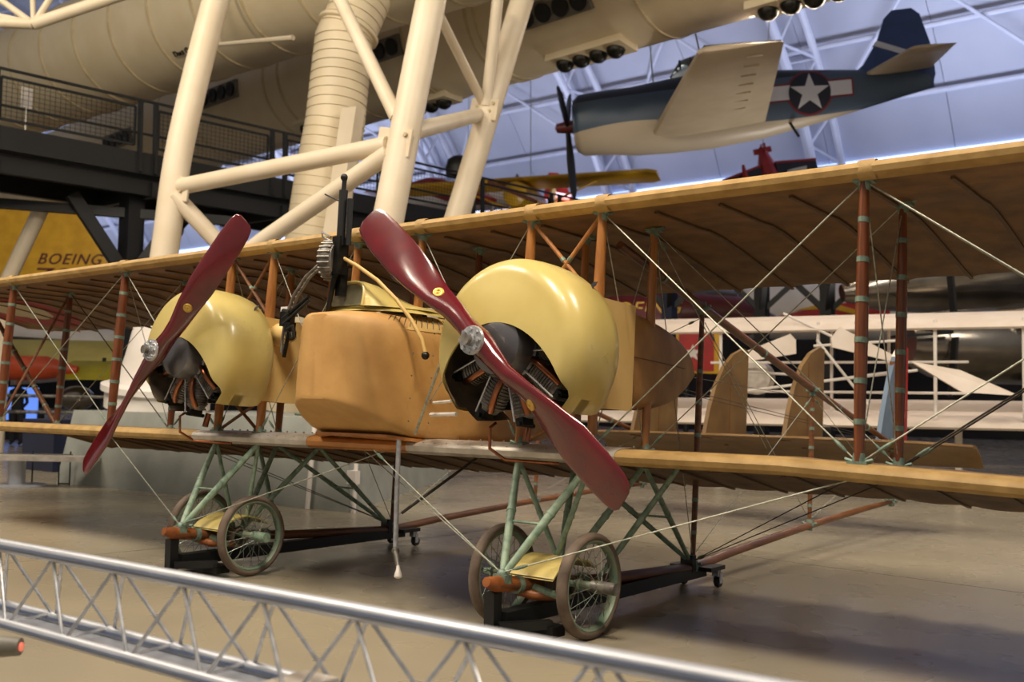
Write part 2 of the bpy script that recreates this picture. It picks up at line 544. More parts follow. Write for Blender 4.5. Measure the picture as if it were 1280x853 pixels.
for k in range(6, 58):
    p, d = along(rel(td, tp), k / 58)
    ob('seam', M().lathe([(.518, -.006), (.528, 0), (.518, .006)], p, d, 28, cap=False), 'duct_seam', td)
p, d = along(rel(td, tp), .70)
ob('collar', M().lathe([(.53, -.05), (.56, -.03), (.56, .03), (.53, .05)], p, d, 28), 'duct', td)
tag(ob('steel_post', M().bar((-7.45, 6.65, 6.2), (-7.95, 6.3, 1.13), .36, .2, (0, 1, 0)), 'cream', smooth=False), 'flat cream steel post standing beside the tower duct', 'post')

# large horizontal ducts
def hduct(name, label, x0, x1, yf, zc, r, seams):
    t = thing(name, label, 'air duct', ((x0 + x1) / 2, yf((x0 + x1) / 2), zc))
    L = t.location
    p = lambda x: Vector((x - L.x, yf(x) - L.y, 0))
    d = (p(x1) - p(x0)).normalized()
    ob('duct_tube', M().tube([p(x0 + (x1 - x0) * i / 8) for i in range(9)], r, 48), 'duct', t)
    for x in seams:
        ob('flange', M().lathe([(r - .01, -.05), (r + .035, -.04), (r + .035, .04), (r - .01, .05)], p(x), d, 48, cap=False), 'duct_seam', t)
    return t, p, d
d1, p1, dd1 = hduct('overhead_duct', 'large cream overhead air duct, the upper and nearer of the two', -34, -5, lambda x: 11.5, 11.8, 1.7, [-32.0 + 1.87 * k for k in range(14)])
d2, p2, dd2 = hduct('overhead_duct', 'large cream overhead air duct with louvre vents, the lower of the two', -48, 2, lambda x: 15.8 - .1 * (x + 14), 11.38, 1.68, [-27, -24.6, -20.2, -19.4, -16.5, -13.6, -11.2, -10.9, -6.3, -3.0])
def vent(t, p, d, x, th, r, w, h, n=4):
    o = Vector((0, math.cos(R(th)), math.sin(R(th))))
    tt = d.cross(o).normalized()
    o = tt.cross(d).normalized()
    rot = Matrix((d, tt, o)).transposed()
    c = p(x) + o * (r + .02)
    v = ob('vent', M().box(c, (w, h, .16), rot), 'ventgrey', t, smooth=False)
    for k in range(n):
        cc = c + d * (w * (k - (n - 1) / 2) / n) + o * .09
        ob('nozzle', M().lathe([(h * .40, 0), (h * .42, .05), (h * .30, .06), (h * .05, .02)], cc, o, 16), 'black', v)
for x, th in ((-22.68, -174), (-30.0, -165), (-14.75, -160), (-8.42, -147)):
    vent(d2, p2, dd2, x, th, 1.68, 2.15, .55)
def lowvent(x, th):
    o = Vector((0, math.cos(R(th)), math.sin(R(th))))
    tt = dd2.cross(o).normalized()
    o = tt.cross(dd2).normalized()
    rot = Matrix((dd2, tt, o)).transposed()
    c = p2(x) + o * 1.66
    v = ob('vent', M().box(c, (2.3, .7, .3), rot), 'duct', d2, smooth=False)
    for k in range(4):
        ob('nozzle', M().sph(c + dd2 * (.52 * (k - 1.5)) + o * .14, .23, 14), 'gunmetal', v)
for x, th in ((-18.5, -110), (-14.4, -92), (-8.3, -98), (-2.9, -92)):
    lowvent(x, th)
lettering('caution_lettering', 'CAUTION', 'darkred', d1, rel(d1, [(-18.5, 10.33, 10.63)])[0], (1, 0, 0), (0, -.7, .72), .28, .012)
lettering('caution_lettering', 'Duct Opening', 'black', d1, rel(d1, [(-18.6, 10.52, 10.36)])[0], (1, 0, 0), (0, -.7, .72), .22, .012)
lettering('caution_lettering', 'CAUTION', 'darkred', d2, rel(d2, [(-18.9, 14.78, 10.75)])[0], (1, -.1, 0), (0, -.26, .96), .26, .02)
# angled hanger pipe on the upper duct
ob('hanger_pipe', M().tube(rel(d1, [(-15.3, 9.3, 12.0), (-15.3, 9.55, 9.75), (-12.6, 9.55, 9.35)]), .06, 8), 'cream', d1)

# lattice truss in the upper left corner
lt = thing('lattice_truss', 'cream tubular lattice truss crossing above the walkway railing', 'truss', (-13.36, 4.12, 8.17))
Nn = (-13.36, 4.12, 8.17)
for b, r in (((-9.5, 7.0, 9.85), .11), ((-15.5, 2.5, 8.26), .10), ((-14.3, 3.4, 9.0), .06), ((-12.9, 4.4, 9.0), .06), ((-15.5, 2.5, 8.75), .06), ((-13.97, 4.32, 9.6), .05)):
    ob('tube', M().tube(rel(lt, [Nn, b]), r, 12), 'cream', lt)

# ------------------------------------------------------------------ walkway bridge
wk = thing('walkway_bridge', 'black steel walkway bridge with mesh railing panels behind the truss leg', 'walkway', (-15.5, 4.15, 5.5))
def wx(y):
    return -14.66 + (y - 4.15) * .118
def wp(y, z, off=0):
    return rel(wk, [(wx(y) + off, y, z)])[0]
Y0, Y1 = -9.0, 24.5
ob('deck', M().bar(wp(Y0, 6.42, -1.3), wp(Y1, 6.42, -1.3), 2.5, .12), 'blacksteel', wk, smooth=False)
ob('fascia_beam', M().bar(wp(Y0, 6.25), wp(Y1, 6.25), .12, .46), 'blacksteel', wk, smooth=False)
ob('lower_beam', M().bar(wp(Y0, 5.82, -.25), wp(Y1, 5.82, -.25), .16, .40), 'blacksteel', wk, smooth=False)
ob('lower_beam', M().bar(wp(Y0, 5.82, -2.3), wp(Y1, 5.82, -2.3), .16, .40), 'blacksteel', wk, smooth=False)
ob('soffit', M().bar(wp(Y0, 5.98, -1.3), wp(Y1, 5.98, -1.3), 2.3, .04), 'black', wk, smooth=False)
ob('handrail', M().bar(wp(Y0, 7.6), wp(Y1, 7.6), .05, .05), 'blacksteel', wk, smooth=False)
ob('handrail', M().bar(wp(Y0, 7.55, -2.5), wp(Y1, 7.55, -2.5), .05, .05), 'blacksteel', wk, smooth=False)
posts = []
for k in range(11):
    y = Y0 + .2 + k * 3.18
    posts.append(y)
    for dy in (-.17, .0 + .17):
        ob('post', M().bar(wp(y + dy, 6.05, .08), wp(y + dy, 7.58, .03), .07, .11, (1, 0, 0)), 'blacksteel', wk, smooth=False)
for k in range(10):
    a, b = posts[k] + .26, posts[k + 1] - .26
    fr = M()
    for z in (6.62, 7.44):
        fr.bar(wp(a, z), wp(b, z), .04, .05)
    for y in (a, b):
        fr.bar(wp(y, 6.62), wp(y, 7.44), .04, .05, (1, 0, 0))
    f = ob('railing_panel', fr, 'blacksteel', wk, smooth=False)
    ms = M()
    n = int((b - a) / .1)
    for i in range(1, n):
        y = a + (b - a) * i / n
        ms.bar(wp(y, 6.64), wp(y, 7.42), .007, .007, (1, 0, 0))
    for i in range(1, 9):
        z = 6.62 + .82 * i / 9
        ms.bar(wp(a, z), wp(b, z), .007, .007)
    ob('mesh', ms, 'blacksteel', f, smooth=False, kind='stuff')
for k in range(9):
    y = 1 + k * 3.2
    ob('cross_beam', M().bar(wp(y, 5.75, -.1), wp(y, 5.75, -2.5), .14, .3), 'black', wk, smooth=False)
bc = thing('walkway_support', 'black steel walkway column with branching arms beside the yellow tail', 'column', (-15.0, 7.25, 0))
ob('post', M().bar((0, 0, 0), (0, 0, 5.75), .38, .38), 'blacksteel', bc, smooth=False)
for d in ((1.0, .95, 0), (-1.0, -.95, 0), (.4, 1.5, 0), (-.4, -1.4, 0)):
    ob('arm', M().bar((d[0] * .1, d[1] * .1, 4.0), (d[0] * .85, d[1] * .85, 5.55), .2, .26, (0, 0, 1)), 'blacksteel', bc, smooth=False)
ob('cross_beam', M().bar((-1.5, -2.6, 5.28), (1.2, 2.0, 5.28), .2, .2), 'blacksteel', bc, smooth=False)
sg = thing('notice_sign', 'small white notice on a thin stand behind the walkway railing', 'sign', (-15.3, 5.0, 6.48))
ob('board', M().box((0, 0, .85), (.03, .22, .42)), 'white', sg, smooth=False)
ob('stand', M().tube([(0, 0, 0), (0, 0, .7)], .015, 6), 'white', sg)
tag(ob('steel_pillar', M().tube([(-16.9, 5.45, 0), (-16.85, 5.5, 3.7), (-16.2, 5.9, 5.4)], .16, 14), 'cream'), 'leaning cream tube pillar in front of the yellow tail', 'pillar')

# ------------------------------------------------------------------ conduits on the plinth
cd = thing('conduit_pipe', 'white conduit with junction box on the plinth corner', 'conduit', (-3.95, 3.5, 0))
ob('pipe', M().tube([(.08, 0.03, 0), (.06, .08, .9), (-.02, .12, 1.13)], .025, 8), 'white', cd)
ob('junction_box', M().box((.07, 0.02, .42), (.14, .08, .16)), 'white', cd, smooth=False)
tag(ob('conduit_pipe', M().tube([(-4.55, 3.40, 0), (-4.58, 3.50, .9), (-4.6, 3.53, 1.1)], .03, 8), 'white'), 'slim plain white conduit pipe up the plinth face', 'conduit')
# low reading rail at the left
br = thing('low_rail', 'grey low rail with round post standing before the plinth', 'rail', (-9.8, 2.42, 0))
ob('rail_top', M().bar((-2.6, -2.0, .42), (1.0, .62, .42), .42, .07), 'alusheet', br, smooth=False)
ob('post', M().lathe([(.12, .02), (.12, .39)], (0, 0, 0), (0, 0, 1), 16), 'alu', br)
ob('base_plate', M().lathe([(.42, 0), (.42, .015), (.38, .03)], (0, 0, 0), (0, 0, 1), 24), 'alu', br)
ob('post', M().lathe([(.12, .02), (.12, .39)], (-2.2, -1.75, 0), (0, 0, 1), 16), 'alu', br)
ob('base_plate', M().lathe([(.42, 0), (.42, .015), (.38, .03)], (-2.2, -1.75, 0), (0, 0, 1), 24), 'alu', br)
wsd = thing('wire_stand', 'thin black wire stand on the floor by the low rail', 'stand', (-9.55, 3.0, 0))
for a, b in (((-.35, -.3, 0), (-.35, -.3, .5)), ((-.05, -.05, 0), (-.05, -.05, .5)), ((.08, .05, 0), (.08, .05, .5)), ((-.05, -.05, .02), (.08, .05, .02)), ((-.8, -.66, .45), (.1, .07, .45))):
    ob('rod', M().tube([a, b], .012, 6), 'black', wsd)
tag(ob('display_case', M().box((-12.6, 4.6, .45), (1.1, .9, .9)), 'navy', smooth=False), 'dark navy box case on the floor behind the low rail', 'case')

# ================================================================== DISTANT EXHIBITS
def aerofoil_wing(m, a, b, chord, th, cdir, up=(0, 0, 1), taper=1.0, round_tip=True):
    # slab wing from a to b, chord along cdir, rounded leading edge
    a, b = Vector(a), Vector(b)
    c = Vector(cdir).normalized()
    u = Vector(up).normalized()
    prof = [(0, 0), (.03, .5), (.2, 1), (.5, .8), (1, .08), (1, -.08), (.5, -.35), (.2, -.5), (.03, -.4)]
    rings = []
    for s in (0, .03, .5, .97, 1):
        k = (.75 if s in (0, 1) and round_tip else 1) * (1 + (taper - 1) * s)
        p = a.lerp(b, s)
        rings.append([p + c * (x - .5) * chord * k + u * y * th * k for x, y in prof])
    return m.loft(rings)

# yellow airliner tail with lettering
yt = thing('yellow_airliner', 'yellow airliner tail with dark red lettering beyond the walkway', 'airplane', (-38.5, 17.6, 0))
n_ = Vector((-.617, .784, 0)).cross(Vector((0, 0, 1))).normalized()
hd = Vector((.786, .618, 0)).normalized()
nd = Vector((.618, -.786, 0)).normalized()
def yp(s, z, o=0):
    return hd * s + nd * o + Vector((0, 0, z))
ob('fin', M().prism([yp(-6, 9.8), yp(1.15, 9.65), yp(2.6, 7.2), yp(3.6, 5.5), yp(4.6, 3.35), yp(0, 3.9), yp(-6, 4.6)], .5, nd), 'yellow', yt, smooth=False)
ob('fuselage', M().tube([yp(-14, 2.9, -1.2), yp(-6, 3.0, -1.2), yp(0, 3.2, -1.2), yp(4, 3.3, -1.2), yp(9, 3.0, -1.2)], [1.8, 1.7, 1.3, .8, .2], 20), 'white', yt)
lettering('lettering', 'BOEING', 'darkred', yt, yp(-.4, 7.0, .27), hd, (0, 0, 1), .66, .01, .35, 1.05, 1.15, .006)
lettering('lettering', '707', 'darkred', yt, yp(-.65, 6.2, .27), hd, (0, 0, 1), .9, .01, .2, 1.9, 1.0, .006)

# pale yellow biplane far left: two wings and an orange nose
yb = thing('pale_yellow_biplane', 'pale yellow fabric biplane behind the outer left struts', 'airplane', (-22, 10, 0))
ob('wing', aerofoil_wing(M(), rel(yb, [(-24.5, 7.0, 2.42)])[0], rel(yb, [(-18.6, 11.6, 2.42)])[0], 1.5, .2, (.5, -.65, -.42)), 'yelpale', yb)
ob('wing', aerofoil_wing(M(), rel(yb, [(-19.9, 8.5, 1.92)])[0], rel(yb, [(-17.2, 10.6, 1.92)])[0], 1.1, .18, (.5, -.65, -.3)), 'yelgreen', yb)
ob('fuselage', M().tube(rel(yb, [(-21.4, 6.9, 1.95), (-21, 7.3, 1.98), (-20, 8.1, 2.0), (-19.4, 8.6, 1.95)]), [.12, .32, .3, .1], 16), 'orange', yb)
for q in ((-21.8, 7.4), (-19.4, 9.3)):
    ob('wing_strut', M().tube(rel(yb, [(q[0], q[1], 0.0), (q[0], q[1], 2.3)]), .05, 8), 'black', yb)
# white jet with black nose behind
wj = thing('white_jet', 'white jet fuselage with black intake behind the pale yellow biplane', 'airplane', (-28, 12, 0))
ob('fuselage', M().tube(rel(wj, [(-31.5, 9.0, 3.25), (-30, 10.2, 3.3), (-28, 11.8, 3.3), (-26, 13.4, 2.9), (-25, 14.2, 2.6)]), [.4, .75, .7, .55, .2], 20), 'white', wj)
ob('intake', M().tube(rel(wj, [(-28.9, 10.3, 2.75), (-26.6, 12.1, 2.65)]), [.52, .45], 16), 'black', wj)
ob('landing_leg', M().tube(rel(wj, [(-28.5, 11.2, 0), (-28.5, 11.2, 2.8)]), .12, 8), 'black', wj)
pod = tag(ob('floor_pod', M().sph((-19.6, 8.7, 1.25), .42, 16, (1.3, 1, .75)).tube([(-19.6, 8.7, 0), (-19.6, 8.7, 1.0)], .08, 8), 'silver'), 'silver rounded pod on a stalk beyond the concrete plinth', 'pod')
dc = thing('lit_display', 'glowing blue display panel in the far left of the hall', 'display', (-24.8, 9.6, 0))
ob('screen', M().box((0, 0, 1.05), (1.5, .1, .95), Matrix.Rotation(R(38), 3, 'Z')), 'screen', dc, smooth=False)
ob('stand', M().box((0.02, .08, .4), (1.7, .12, .8), Matrix.Rotation(R(38), 3, 'Z')), 'black', dc, smooth=False)
fr_ = thing('barrier_rail', 'thin grey double rail crossing the far left floor', 'rail', (-17, 6.0, 0))
for z in (.95, 1.3):
    ob('rail_bar', M().tube([(-2.5, -2.2, z), (1.6, 1.5, z)], .035, 8), 'engine', fr_)
for s in (-1, 0, 1):
    ob('post', M().tube([(-.45 + 1.9 * s, -.35 + 1.7 * s, 0), (-.45 + 1.9 * s, -.35 + 1.7 * s, 1.3)], .03, 8), 'engine', fr_)

# visitor far left and far right
def person(name, label, loc, rz, top, legs):
    t = thing(name, label, 'person', loc, (0, 0, rz))
    me = bpy.data.meshes.new('body')
    vs = [(0, 0, .95), (0, 0, 1.15), (0, 0, 1.38), (0, 0, 1.5), (0, -.01, 1.60), (0, -.01, 1.72),
          (.18, 0, 1.40), (.24, .02, 1.12), (.2, -.18, .98), (-.18, 0, 1.40), (-.25, .02, 1.12), (-.2, -.16, 1.0),
          (.1, 0, .9), (.12, -.02, .5), (.12, .02, .09), (.12, -.14, .04), (-.1, 0, .9), (-.12, .02, .5), (-.12, .06, .09), (-.12, -.1, .04)]
    es = [(0, 1), (1, 2), (2, 3), (3, 4), (4, 5), (2, 6), (6, 7), (7, 8), (2, 9), (9, 10), (10, 11), (0, 12), (12, 13), (13, 14), (14, 15), (0, 16), (16, 17), (17, 18), (18, 19)]
    rs = [.15, .14, .16, .06, .09, .09, .07, .05, .04, .07, .05, .04, .1, .07, .05, .04, .1, .07, .05, .04]
    me.from_pydata(vs, es, [])
    o = bpy.data.objects.new('body', me)
    COL.objects.link(o)
    md = o.modifiers.new('skin', 'SKIN')
    for i, sv in enumerate(me.skin_vertices[0].data):
        sv.radius = (rs[i], rs[i] * .8)
    me.skin_vertices[0].data[0].use_root = True
    sb = o.modifiers.new('sub', 'SUBSURF')
    sb.levels = sb.render_levels = 2
    me.materials.append(MT[top])
    o.parent = t
    ob('head', M().sph((0, -.02, 1.66), .10, 14, (.85, 1, 1.2)), 'skin', t)
    ob('hair', M().sph((0, .015, 1.70), .105, 14, (.9, 1, 1.0)), 'black', t)
    ob('trousers', M().tube([(.1, 0, .92), (.12, -.01, .5), (.12, .02, .1)], [.12, .09, .07], 10).tube([(-.1, 0, .92), (-.12, .01, .5), (-.12, .05, .1)], [.12, .09, .07], 10), legs, t)
    return t
person('person', 'standing person in dark clothes beyond the pale yellow wing', (-21.6, 8.2, 0), R(40), 'darkcloth', 'darkcloth')
person('person', 'standing person in dark clothes beyond the white winged flyer', (1.9, 13.8, 0), R(20), 'darkcloth', 'darkcloth')

# ---------------- hanging navy fighter with star insignia
hf = thing('fighter_plane', 'hanging navy and pale grey propeller fighter with a white star insignia', 'airplane', (-10.95, 18.24, 9.035), (R(7.21), R(-5.1), R(29.16)))
def paint3():
    m = mat('three_tone_fighter_paint', '3c4f66', '36485f', rough=.42, scale=2)
    nt = m.node_tree
    b = nt.nodes['Principled BSDF']
    tc = nt.nodes.new('ShaderNodeTexCoord')
    sp = nt.nodes.new('ShaderNodeSeparateXYZ')
    nt.links.new(tc.outputs['Object'], sp.inputs[0])
    # belly line and dark top line vary along the fuselage
    def line(pts):
        fc = nt.nodes.new('ShaderNodeFloatCurve')
        c = fc.mapping.curves[0]
        for i, (x, y) in enumerate(pts):
            if i < 2:
                c.points[i].location = (x, y)
            else:
                c.points.new(x, y)
        fc.mapping.update()
        mr = nt.nodes.new('ShaderNodeMath')
        mr.operation = 'DIVIDE'
        mr.inputs[1].default_value = 10
        nt.links.new(sp.outputs[0], mr.inputs[0])
        nt.links.new(mr.outputs[0], fc.inputs['Value'])
        s2 = nt.nodes.new('ShaderNodeMath')
        s2.operation = 'MULTIPLY_ADD'
        s2.inputs[1].default_value = 4
        s2.inputs[2].default_value = -2
        nt.links.new(fc.outputs[0], s2.inputs[0])
        sb = nt.nodes.new('ShaderNodeMath')
        sb.operation = 'GREATER_THAN'
        nt.links.new(sp.outputs[2], sb.inputs[0])
        nt.links.new(s2.outputs[0], sb.inputs[1])
        return sb
    low = line([(0, (-.28 + 2) / 4), (1, (-.05 + 2) / 4), (.22, (-.18 + 2) / 4), (.3, (-.38 + 2) / 4), (.75, (-.42 + 2) / 4)])
    top = line([(0, (.52 + 2) / 4), (1, (1.5 + 2) / 4), (.2, (.58 + 2) / 4), (.62, (.62 + 2) / 4), (.78, (.75 + 2) / 4)])
    mA = nt.nodes.new('ShaderNodeMix')
    mA.data_type = 'RGBA'
    mA.inputs[6].default_value = hexc('b9ac98')
    mA.inputs[7].default_value = hexc('46586e')
    nt.links.new(low.outputs[0], mA.inputs[0])
    mB = nt.nodes.new('ShaderNodeMix')
    mB.data_type = 'RGBA'
    mB.inputs[7].default_value = hexc('20262f')
    nt.links.new(top.outputs[0], mB.inputs[0])
    nt.links.new(mA.outputs[2], mB.inputs[6])
    nt.links.new(mB.outputs[2], b.inputs['Base Color'])
    return m
MT['fighter'] = paint3()
MT['fighterblue'] = mat('fighter_tail_blue', '2f4a86', '2a4378', rough=.42, scale=2)
MT['fighterbelly'] = mat('fighter_belly_grey', 'c2b299', 'b8a88e', rough=.5, scale=1.5)
MT['insignia_blue'] = mat('insignia_blue', '161c30', None, rough=.5)
MT['insignia_white'] = mat('insignia_white', 'd8dae4', None, rough=.5)
MT['insignia_red'] = mat('insignia_red', '7c2430', None, rough=.5)
FS = [(-.02, .55, .0, .55), (.0, .72, .0, .72), (.15, .82, 0, .83), (.8, .86, 0, .87), (1.6, .84, -.05, .93), (2.6, .78, -.02, 1.0), (3.6, .72, .0, 1.02), (5.0, .62, .02, .92), (6.4, .48, .06, .72), (7.8, .32, .12, .5), (8.8, .18, .16, .34), (9.5, .06, .15, .2)]
def fsec(x):
    for i in range(len(FS) - 1):
        if FS[i][0] <= x <= FS[i + 1][0]:
            k = (x - FS[i][0]) / (FS[i + 1][0] - FS[i][0])
            return [FS[i][j] + (FS[i + 1][j] - FS[i][j]) * k for j in range(4)]
    return FS[-1]
rings = []
for q in FS:
    x, w, zc, h = q
    rings.append([(x, math.copysign(abs(math.cos(a)) ** .85, math.cos(a)) * w, zc + math.copysign(abs(math.sin(a)) ** .85, math.sin(a)) * h) for a in [2 * PI * k / 32 for k in range(32)]])
ob('fuselage', M().loft(rings), 'fighter', hf, ang=60)
ob('cowl_lip', M().lathe([(.5, .1), (.62, .0), (.72, .03), (.74, .12)], (-.06, 0, 0), (1, 0, 0), 28, cap=False), 'fighter', hf)
def side(x, z):
    _, w, zc, h = fsec(x)
    s = max(-.99, min(.99, (z - zc) / h))
    c = (1 - abs(s) ** (2 / .85)) ** (.85 / 2)
    return -w * c
def decal(name, poly, ma, off, sub=3):
    b = bmesh.new()
    vs = [b.verts.new((p[0], 0, p[1])) for p in poly]
    b.faces.new(vs)
    bmesh.ops.triangulate(b, faces=b.faces)
    bmesh.ops.subdivide_edges(b, edges=b.edges, cuts=sub, use_grid_fill=True)
    bmesh.ops.triangulate(b, faces=b.faces)
    m = M()
    b.verts.index_update()
    m.add([(v.co.x, side(v.co.x, v.co.z) - off, v.co.z) for v in b.verts], [[v.index for v in f.verts] for f in b.faces])
    n = len(m.v)
    b.free()
    return ob(name, m, ma, hf, smooth=False)
SX, SZ, SR = 6.25, .12, .60
circ = lambda r, n=28: [(SX + r * math.cos(2 * PI * k / n), SZ + r * math.sin(2 * PI * k / n)) for k in range(n)]
decal('insignia_red_border', [(SX - 1.35, SZ - .19), (SX + 1.15, SZ - .19), (SX + 1.15, SZ + .29), (SX - 1.35, SZ + .29)], 'insignia_red', .012)
decal('insignia_red_ring', circ(SR), 'insignia_red', .016)
decal('insignia_bar', [(SX - 1.30, SZ - .14), (SX + 1.10, SZ - .14), (SX + 1.10, SZ + .24), (SX - 1.30, SZ + .24)], 'insignia_white', .022)
decal('insignia_disc', circ(SR - .05), 'insignia_blue', .032)
st = []
for k in range(10):
    r = .53 if k % 2 == 0 else .205
    a = PI / 2 + PI * k / 5 - .06
    st.append((SX + r * math.cos(a), SZ + r * math.sin(a)))
starm = M()
b = bmesh.new()
cv = b.verts.new((SX, 0, SZ))
ov = [b.verts.new((p[0], 0, p[1])) for p in st]
for k in range(10):
    b.faces.new((cv, ov[k], ov[(k + 1) % 10]))
bmesh.ops.subdivide_edges(b, edges=b.edges, cuts=2, use_grid_fill=True)
b.verts.index_update()
starm.add([(v.co.x, side(v.co.x, v.co.z) - .045, v.co.z) for v in b.verts], [[v.index for v in f.verts] for f in b.faces])
b.free()
ob('insignia_star', starm, 'insignia_white', hf, smooth=False)
def wing2(pts_root, pts_tip, th0, th1, n=9):
    # root/tip given as (x_le, x_te, y, z)
    prof = [(0, 0), (.015, .5), (.1, .95), (.3, 1), (.65, .6), (1, .05), (1, -.05), (.65, -.5), (.3, -.8), (.1, -.75), (.015, -.45)]
    rings = []
    for s in [i / (n - 1) for i in range(n)] + [1.015]:
        ss = min(s, 1)
        le = pts_root[0] + (pts_tip[0] - pts_root[0]) * ss
        te = pts_root[1] + (pts_tip[1] - pts_root[1]) * ss
        y = pts_root[2] + (pts_tip[2] - pts_root[2]) * s
        z = pts_root[3] + (pts_tip[3] - pts_root[3]) * ss
        t = (th0 + (th1 - th0) * ss) * (1 if s <= 1 else .4)
        if s > 1:
            le, te = le + .12, te - .1
        rings.append([(le + (te - le) * a, y, z + b_ * t) for a, b_ in prof])
    return M().loft(rings)
for s in (-1, 1):
    w = ob('wing', wing2((2.05, 5.05, s * .55, -.5), (3.15, 4.95, s * 6.35, .32), .22, .1), 'fighterbelly', hf, ang=30)
    up = M()
    up.add([(2.2, s * .7, -.26), (3.3, s * 6.3, .44), (4.9, s * 6.3, .36), (5.0, s * .7, -.44), (2.2, s * .7, -.22), (3.3, s * 6.3, .46), (4.9, s * 6.3, .38), (5.0, s * .7, -.40)], [(0, 1, 2, 3), (4, 7, 6, 5), (0, 4, 5, 1), (1, 5, 6, 2), (2, 6, 7, 3), (3, 7, 4, 0)])
    ob('upper_wing_skin', up, 'navy', w, smooth=False)
    al = M()
    for k in range(7):
        y = 2.2 + k * .62
        al.box((4.25 + .02 * k, s * y, -.575 + .141 * (y - .55)), (.34, .025, .035))
    ob('hinge', al, 'fighterbelly', w, smooth=False, kind='stuff')
    ob('tailplane', wing2((7.75, 9.45, s * .12, .48), (8.3, 9.35, s * 2.85, .52), .09, .05, 5), 'fighterbelly', hf, ang=30)
fin = [(7.3, .42), (7.75, .75), (8.15, 1.35), (8.35, 1.9), (8.55, 2.08), (9.05, 2.08), (9.25, 1.9), (9.5, 1.0), (9.55, .3), (9.45, -.02), (8.6, .2)]
ob('fin', M().prism([(x, 0, z) for x, z in fin], .14, (0, 1, 0)), 'fighterblue', hf, smooth=False)
ob('fin_stripe', M().prism([(8.02, 0, 1.22), (8.12, 0, 1.34), (9.38, 0, .78), (9.38, 0, .64)], .16, (0, 1, 0)), 'insignia_white', hf, smooth=False)
cn = ob('canopy', M().tube([(2.7, 0, .95), (3.05, 0, 1.12), (3.5, 0, 1.2), (4.0, 0, 1.15), (4.6, 0, .9)], [.1, .34, .38, .34, .1], 14, True, ((0, 1, 0), .8)), 'glass', hf)
for x in (2.95, 3.25, 3.6, 3.95, 4.3):
    r = .35 if 3.1 < x < 4.1 else .30
    ob('canopy_frame', M().tube([(x, r * math.cos(a) * .85, 1.14 + r * math.sin(a) * 1.02) for a in [PI * k / 10 for k in range(11)]], .03, 6), 'navy', cn)
ob('pilot_headrest', M().box((3.7, 0, 1.15), (.12, .3, .5)), 'black', hf)
ob('spinner', M().lathe([(.02, -.55), (.13, -.5), (.16, -.3), (.18, -.05), (.2, .05)], (-.05, 0, 0), (1, 0, 0), 16), 'darkred', hf)
for k in range(3):
    a = R(-84 + 120 * k)
    d = Vector((0, math.cos(a), math.sin(a)))
    t = Vector((0, -math.sin(a), math.cos(a)))
    ch = (t * .8 + Vector((.6, 0, 0))).normalized()
    nn = ch.cross(d)
    rings = []
    for r, c, th in ((.1, .08, .07), (.4, .11, .05), (.9, .17, .035), (1.4, .17, .025), (1.8, .13, .018), (1.98, .05, .01)):
        o = Vector((-.25, 0, 0)) + d * r
        rings.append([o + ch * c * math.cos(q) + nn * th * math.sin(q) for q in [2 * PI * j / 10 for j in range(10)]])
    ob('propeller_blade', M().loft(rings), 'black', hf)
ob('antenna_mast', M().tube([(3.2, -6.2, .4), (3.15, -6.2, .75)], .02, 6), 'black', hf)
ob('suspension_cable', M().tube([(2.2, -.3, .8), (2.2, -.3, 6.5)], .02, 6), 'wire', hf)
ob('tail_hook', M().tube([(5.7, -.4, -.6), (5.9, -.45, -1.0)], .04, 6), 'black', hf)

# ---------------- other hanging aircraft
def small_plane(name, label, loc, rot, sc, fus_c, wing_c, tail_c, span=8.0, chord=1.4, high=True, length=6.0, stripe=None, group=None):
    t = thing(name, label, 'airplane', loc, rot, group)
    t.scale = (sc, sc, sc)
    f = ob('fuselage', M().tube([(0, -length * .3, 0), (0, -length * .27, 0), (0, -.5, .02), (0, .8, .05), (0, length * .65, .15)], [.18, .42, .52, .5, .1], 18), fus_c, t)
    z = .62 if high else -.3
    ob('wing', aerofoil_wing(M(), (-span / 2, -.2, z), (span / 2, -.2, z), chord, .14, (0, 1, -.06)), wing_c, t)
    ob('tailplane', aerofoil_wing(M(), (-1.5, length * .58, .2), (1.5, length * .58, .2), .8, .06, (0, 1, 0)), wing_c, t)
    ob('fin', M().prism([(0, length * .48, .15), (0, length * .55, .9), (0, length * .62, 1.35), (0, length * .69, 1.3), (0, length * .7, .1)], .09, (1, 0, 0)), tail_c, t, smooth=False)
    for s in (-1, 1):
        ob('wing_strut', M().tube([(s * .4, -.2, -.3 if high else .3), (s * span * .28, -.2, z)], .04, 8), fus_c, t)
        ob('landing_leg', M().tube([(s * .25, -.7, -.35), (s * .75, -.8, -1.05)], .05, 8), fus_c, t)
        ob('wheel', M().lathe([(.1, -.07), (.26, -.06), (.28, 0), (.26, .06), (.1, .07)], (s * .78, -.8, -1.1), (1, 0, 0), 18), 'black', t)
    ob('propeller', M().box((0, -length * .315, 0), (1.9, .04, .13), Matrix.Rotation(R(25), 3, 'Y')), 'strut', t)
    ob('suspension_cable', M().tube([(0, .5, .5), (0, .5, 9)], .015, 6), 'wire', t)
    if stripe:
        ob('stripe', M().prism([(0, length * .50, .5), (0, length * .56, .95), (0, length * .66, .85), (0, length * .69, .5)], .11, (1, 0, 0)), stripe, t, smooth=False)
    return t
small_plane('high_wing_plane', 'yellow high-winged light aircraft hanging beyond the walkway railing', (-21.2, 29.4, 9.82), (0, R(-1), R(22)), 1.2, 'yellow', 'yellow', 'yellow', span=9.4, chord=1.5)
small_plane('aerobatic_plane', 'white aerobatic aircraft with red flashes hanging left of the yellow wing', (-26.9, 33.0, 11.3), (0, 0, R(100)), 1.42, 'white', 'redpaint', 'white', high=False, stripe='redpaint')
